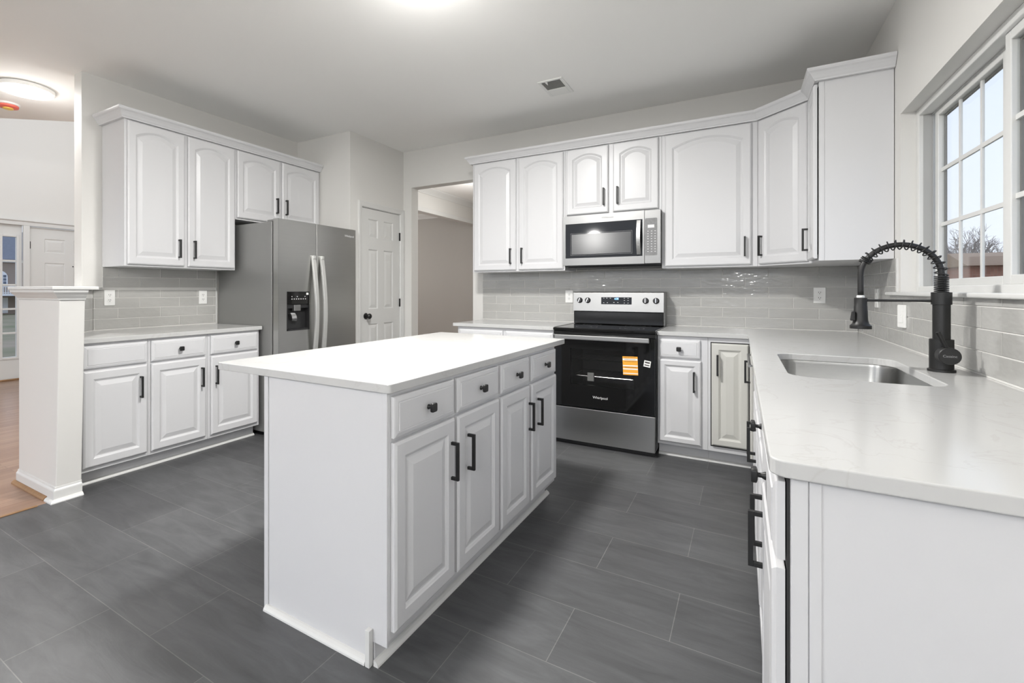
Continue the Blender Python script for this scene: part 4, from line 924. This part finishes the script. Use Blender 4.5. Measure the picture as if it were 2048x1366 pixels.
# brick house across the lawn, front faces +X
hx = -59.0
r = thing('brick_house', 'brick house with balcony and arched window across the lawn, seen through the foyer sidelight', 'house', (hx, 17, -1.0))
b = MB(); b.box(hx-9, hx, 11, 25, -1.0, 4.1); obj('wall', b, M['brick'], r)
b = MB(); b.loft([[(hx-9.5, 10.5, 4.1), (hx+0.6, 10.5, 4.1), (hx-4.5, 10.5, 7.2)], [(hx-9.5, 25.5, 4.1), (hx+0.6, 25.5, 4.1), (hx-4.5, 25.5, 7.2)]]); obj('roof', b, M['shingle'], r)
b = MB(); b.box(hx, hx+0.25, 10.9, 25.1, 3.85, 4.15); obj('cornice', b, M['hwhite'], r)
for yy in (13.4, 16.35, 19.4):
    lp = [(yy-0.62, 1.75), (yy+0.62, 1.75)] + [(yy+0.62*math.cos(PI*k/12), 2.45+0.62*math.sin(PI*k/12)) for k in range(13)]
    b = MB(); b.loft([[(hx+0.02, y, z) for y, z in lp], [(hx+0.12, y, z) for y, z in lp]]); f = obj('arched_window', b, M['hwhite'], r)
    for i in range(4):
        for j in range(3):
            b = MB(); b.box(hx+0.121, hx+0.14, yy-0.54+i*0.28, yy-0.32+i*0.28, 1.82+j*0.30, 2.06+j*0.30)
            if not (j == 2 and i in (0, 3)) or True: obj('pane', b, M['hglass'], f)
b = MB(); b.box(hx, hx+2.2, 12, 22, 0.72, 0.90); obj('balcony', b, M['hwhite'], r)
b = MB(); b.box(hx+2.1, hx+2.18, 12, 22, 1.52, 1.60); b.box(hx+2.1, hx+2.18, 12, 22, 0.98, 1.04)
for i in range(60): b.box(hx+2.12, hx+2.16, 12+i*10/60+0.05, 12+i*10/60+0.11, 0.9, 1.55)
obj('railing', b, M['hwhite'], r)
for yy in (12.3, 15.2, 18.2, 21.5):
    b = MB(); b.lathe((hx+2.0, yy, 0), [(0.20, -1.0), (0.20, -0.85), (0.14, -0.80), (0.12, 0.55), (0.18, 0.62), (0.18, 0.72)], 16); obj('porch_column', b, M['hwhite'], r, smooth='auto')
b = MB(); b.box(hx+0.001, hx+0.08, 15.9, 17.0, -0.9, 0.55); obj('porch_door', b, M['hwhite'], r)
for yy in (13.4, 19.0):
    b = MB(); b.box(hx+0.001, hx+0.06, yy-0.5, yy+0.5, -0.5, 0.5); obj('porch_window', b, M['hglass'], r)
# brown outbuilding beyond the kitchen window
ox, oy = 12.6, 34.0
r = thing('outbuilding', 'low brown building under the bare trees outside the kitchen window', 'building', (ox, oy, -1.0))
b = MB(); b.box(9.9, 15.0, oy, oy+4, -1.0, 2.45); obj('wall', b, M['brick'], r)
b = MB(); b.loft([[(9.7, oy-0.3, 2.45), (9.6, oy+4.3, 2.45), (9.6, oy+2, 3.2)], [(15.3, oy-0.3, 2.45), (15.3, oy+4.3, 2.45), (15.3, oy+2, 3.2)]]); obj('roof', b, M['brown'], r)
# bare trees
def grow(mbt, mbw, p, d, ln, rad, lev):
    n = 3; pts = [p]; q = p.copy(); dd = d.copy()
    for k in range(n):
        dd = (dd+Vector((random.uniform(-.12, .12), random.uniform(-.12, .12), random.uniform(-.03, .12)))).normalized(); q = q+dd*ln/n; pts.append(q.copy())
    (mbt if lev >= 4 else mbw).tube(pts, rad, 5 if lev >= 4 else 3, True, rad*0.62)
    if lev == 0: return
    for k in range(3 if lev < 5 else 4):
        a = random.uniform(0, 2*PI); tilt = random.uniform(0.35, 0.75)
        u = dd.orthogonal().normalized(); u.rotate(Matrix.Rotation(a, 3, dd)); nd = (dd*math.cos(tilt)+u*math.sin(tilt)).normalized()
        st = pts[-1] if k < 2 else pts[-2]
        grow(mbt, mbw, st, nd, ln*random.uniform(0.62, 0.80), rad*0.60, lev-1)
protos = []
for s_ in range(2):
    r = thing('bare_tree', 'x', 'tree', (0, 0, -1.0), group='bare trees outside the kitchen window')
    t_, w_ = MB(), MB(); grow(t_, w_, Vector((0, 0, -1.0)), Vector((0, 0, 1)), 1.9, 0.15, 6)
    tr = obj('trunk', t_, M['bark'], r); tw = obj('branches', w_, M['twig'], r); protos.append(r)
spots = [(13.6, 47, 1.15, 'large bare winter tree with a round crown in the middle of the kitchen window'), (9.0, 46, 1.0, 'bare winter tree outside, at the left edge of the kitchen window'), (18.6, 47, 1.1, 'bare winter tree outside, at the right edge of the kitchen window'),
         (11.6, 56, 1.0, 'far bare winter tree between the left and middle trees'), (17.0, 57, 1.1, 'far bare winter tree between the middle and right trees')]
for i, (x, y, s_, lab) in enumerate(spots):
    if i < 2: o = protos[i]
    else:
        src = protos[i % 2]; o = src.copy(); C.objects.link(o)
        for ch in list(src.children): c = ch.copy(); C.objects.link(c); c.parent = o
    o.location = (x, y, -1.0); o.scale = (s_, s_, s_); o.rotation_euler = (0, 0, i*1.3); o['label'] = lab
# hedge-like winter thicket below the trees
b = MB()
for i in range(1300):
    x = random.uniform(8, 34); y = random.uniform(66, 72); h = random.uniform(3.0, 6.0)
    b.tube([(x, y, -1.0), (x+random.uniform(-.4, .4), y, -1.0+h*0.6), (x+random.uniform(-.9, .9), y, -1.0+h)], 0.045, 3, True, 0.012)
obj('thicket', b, M['brush'], label='tangled brown winter thicket below the bare trees', cat='bushes', kind='stuff')
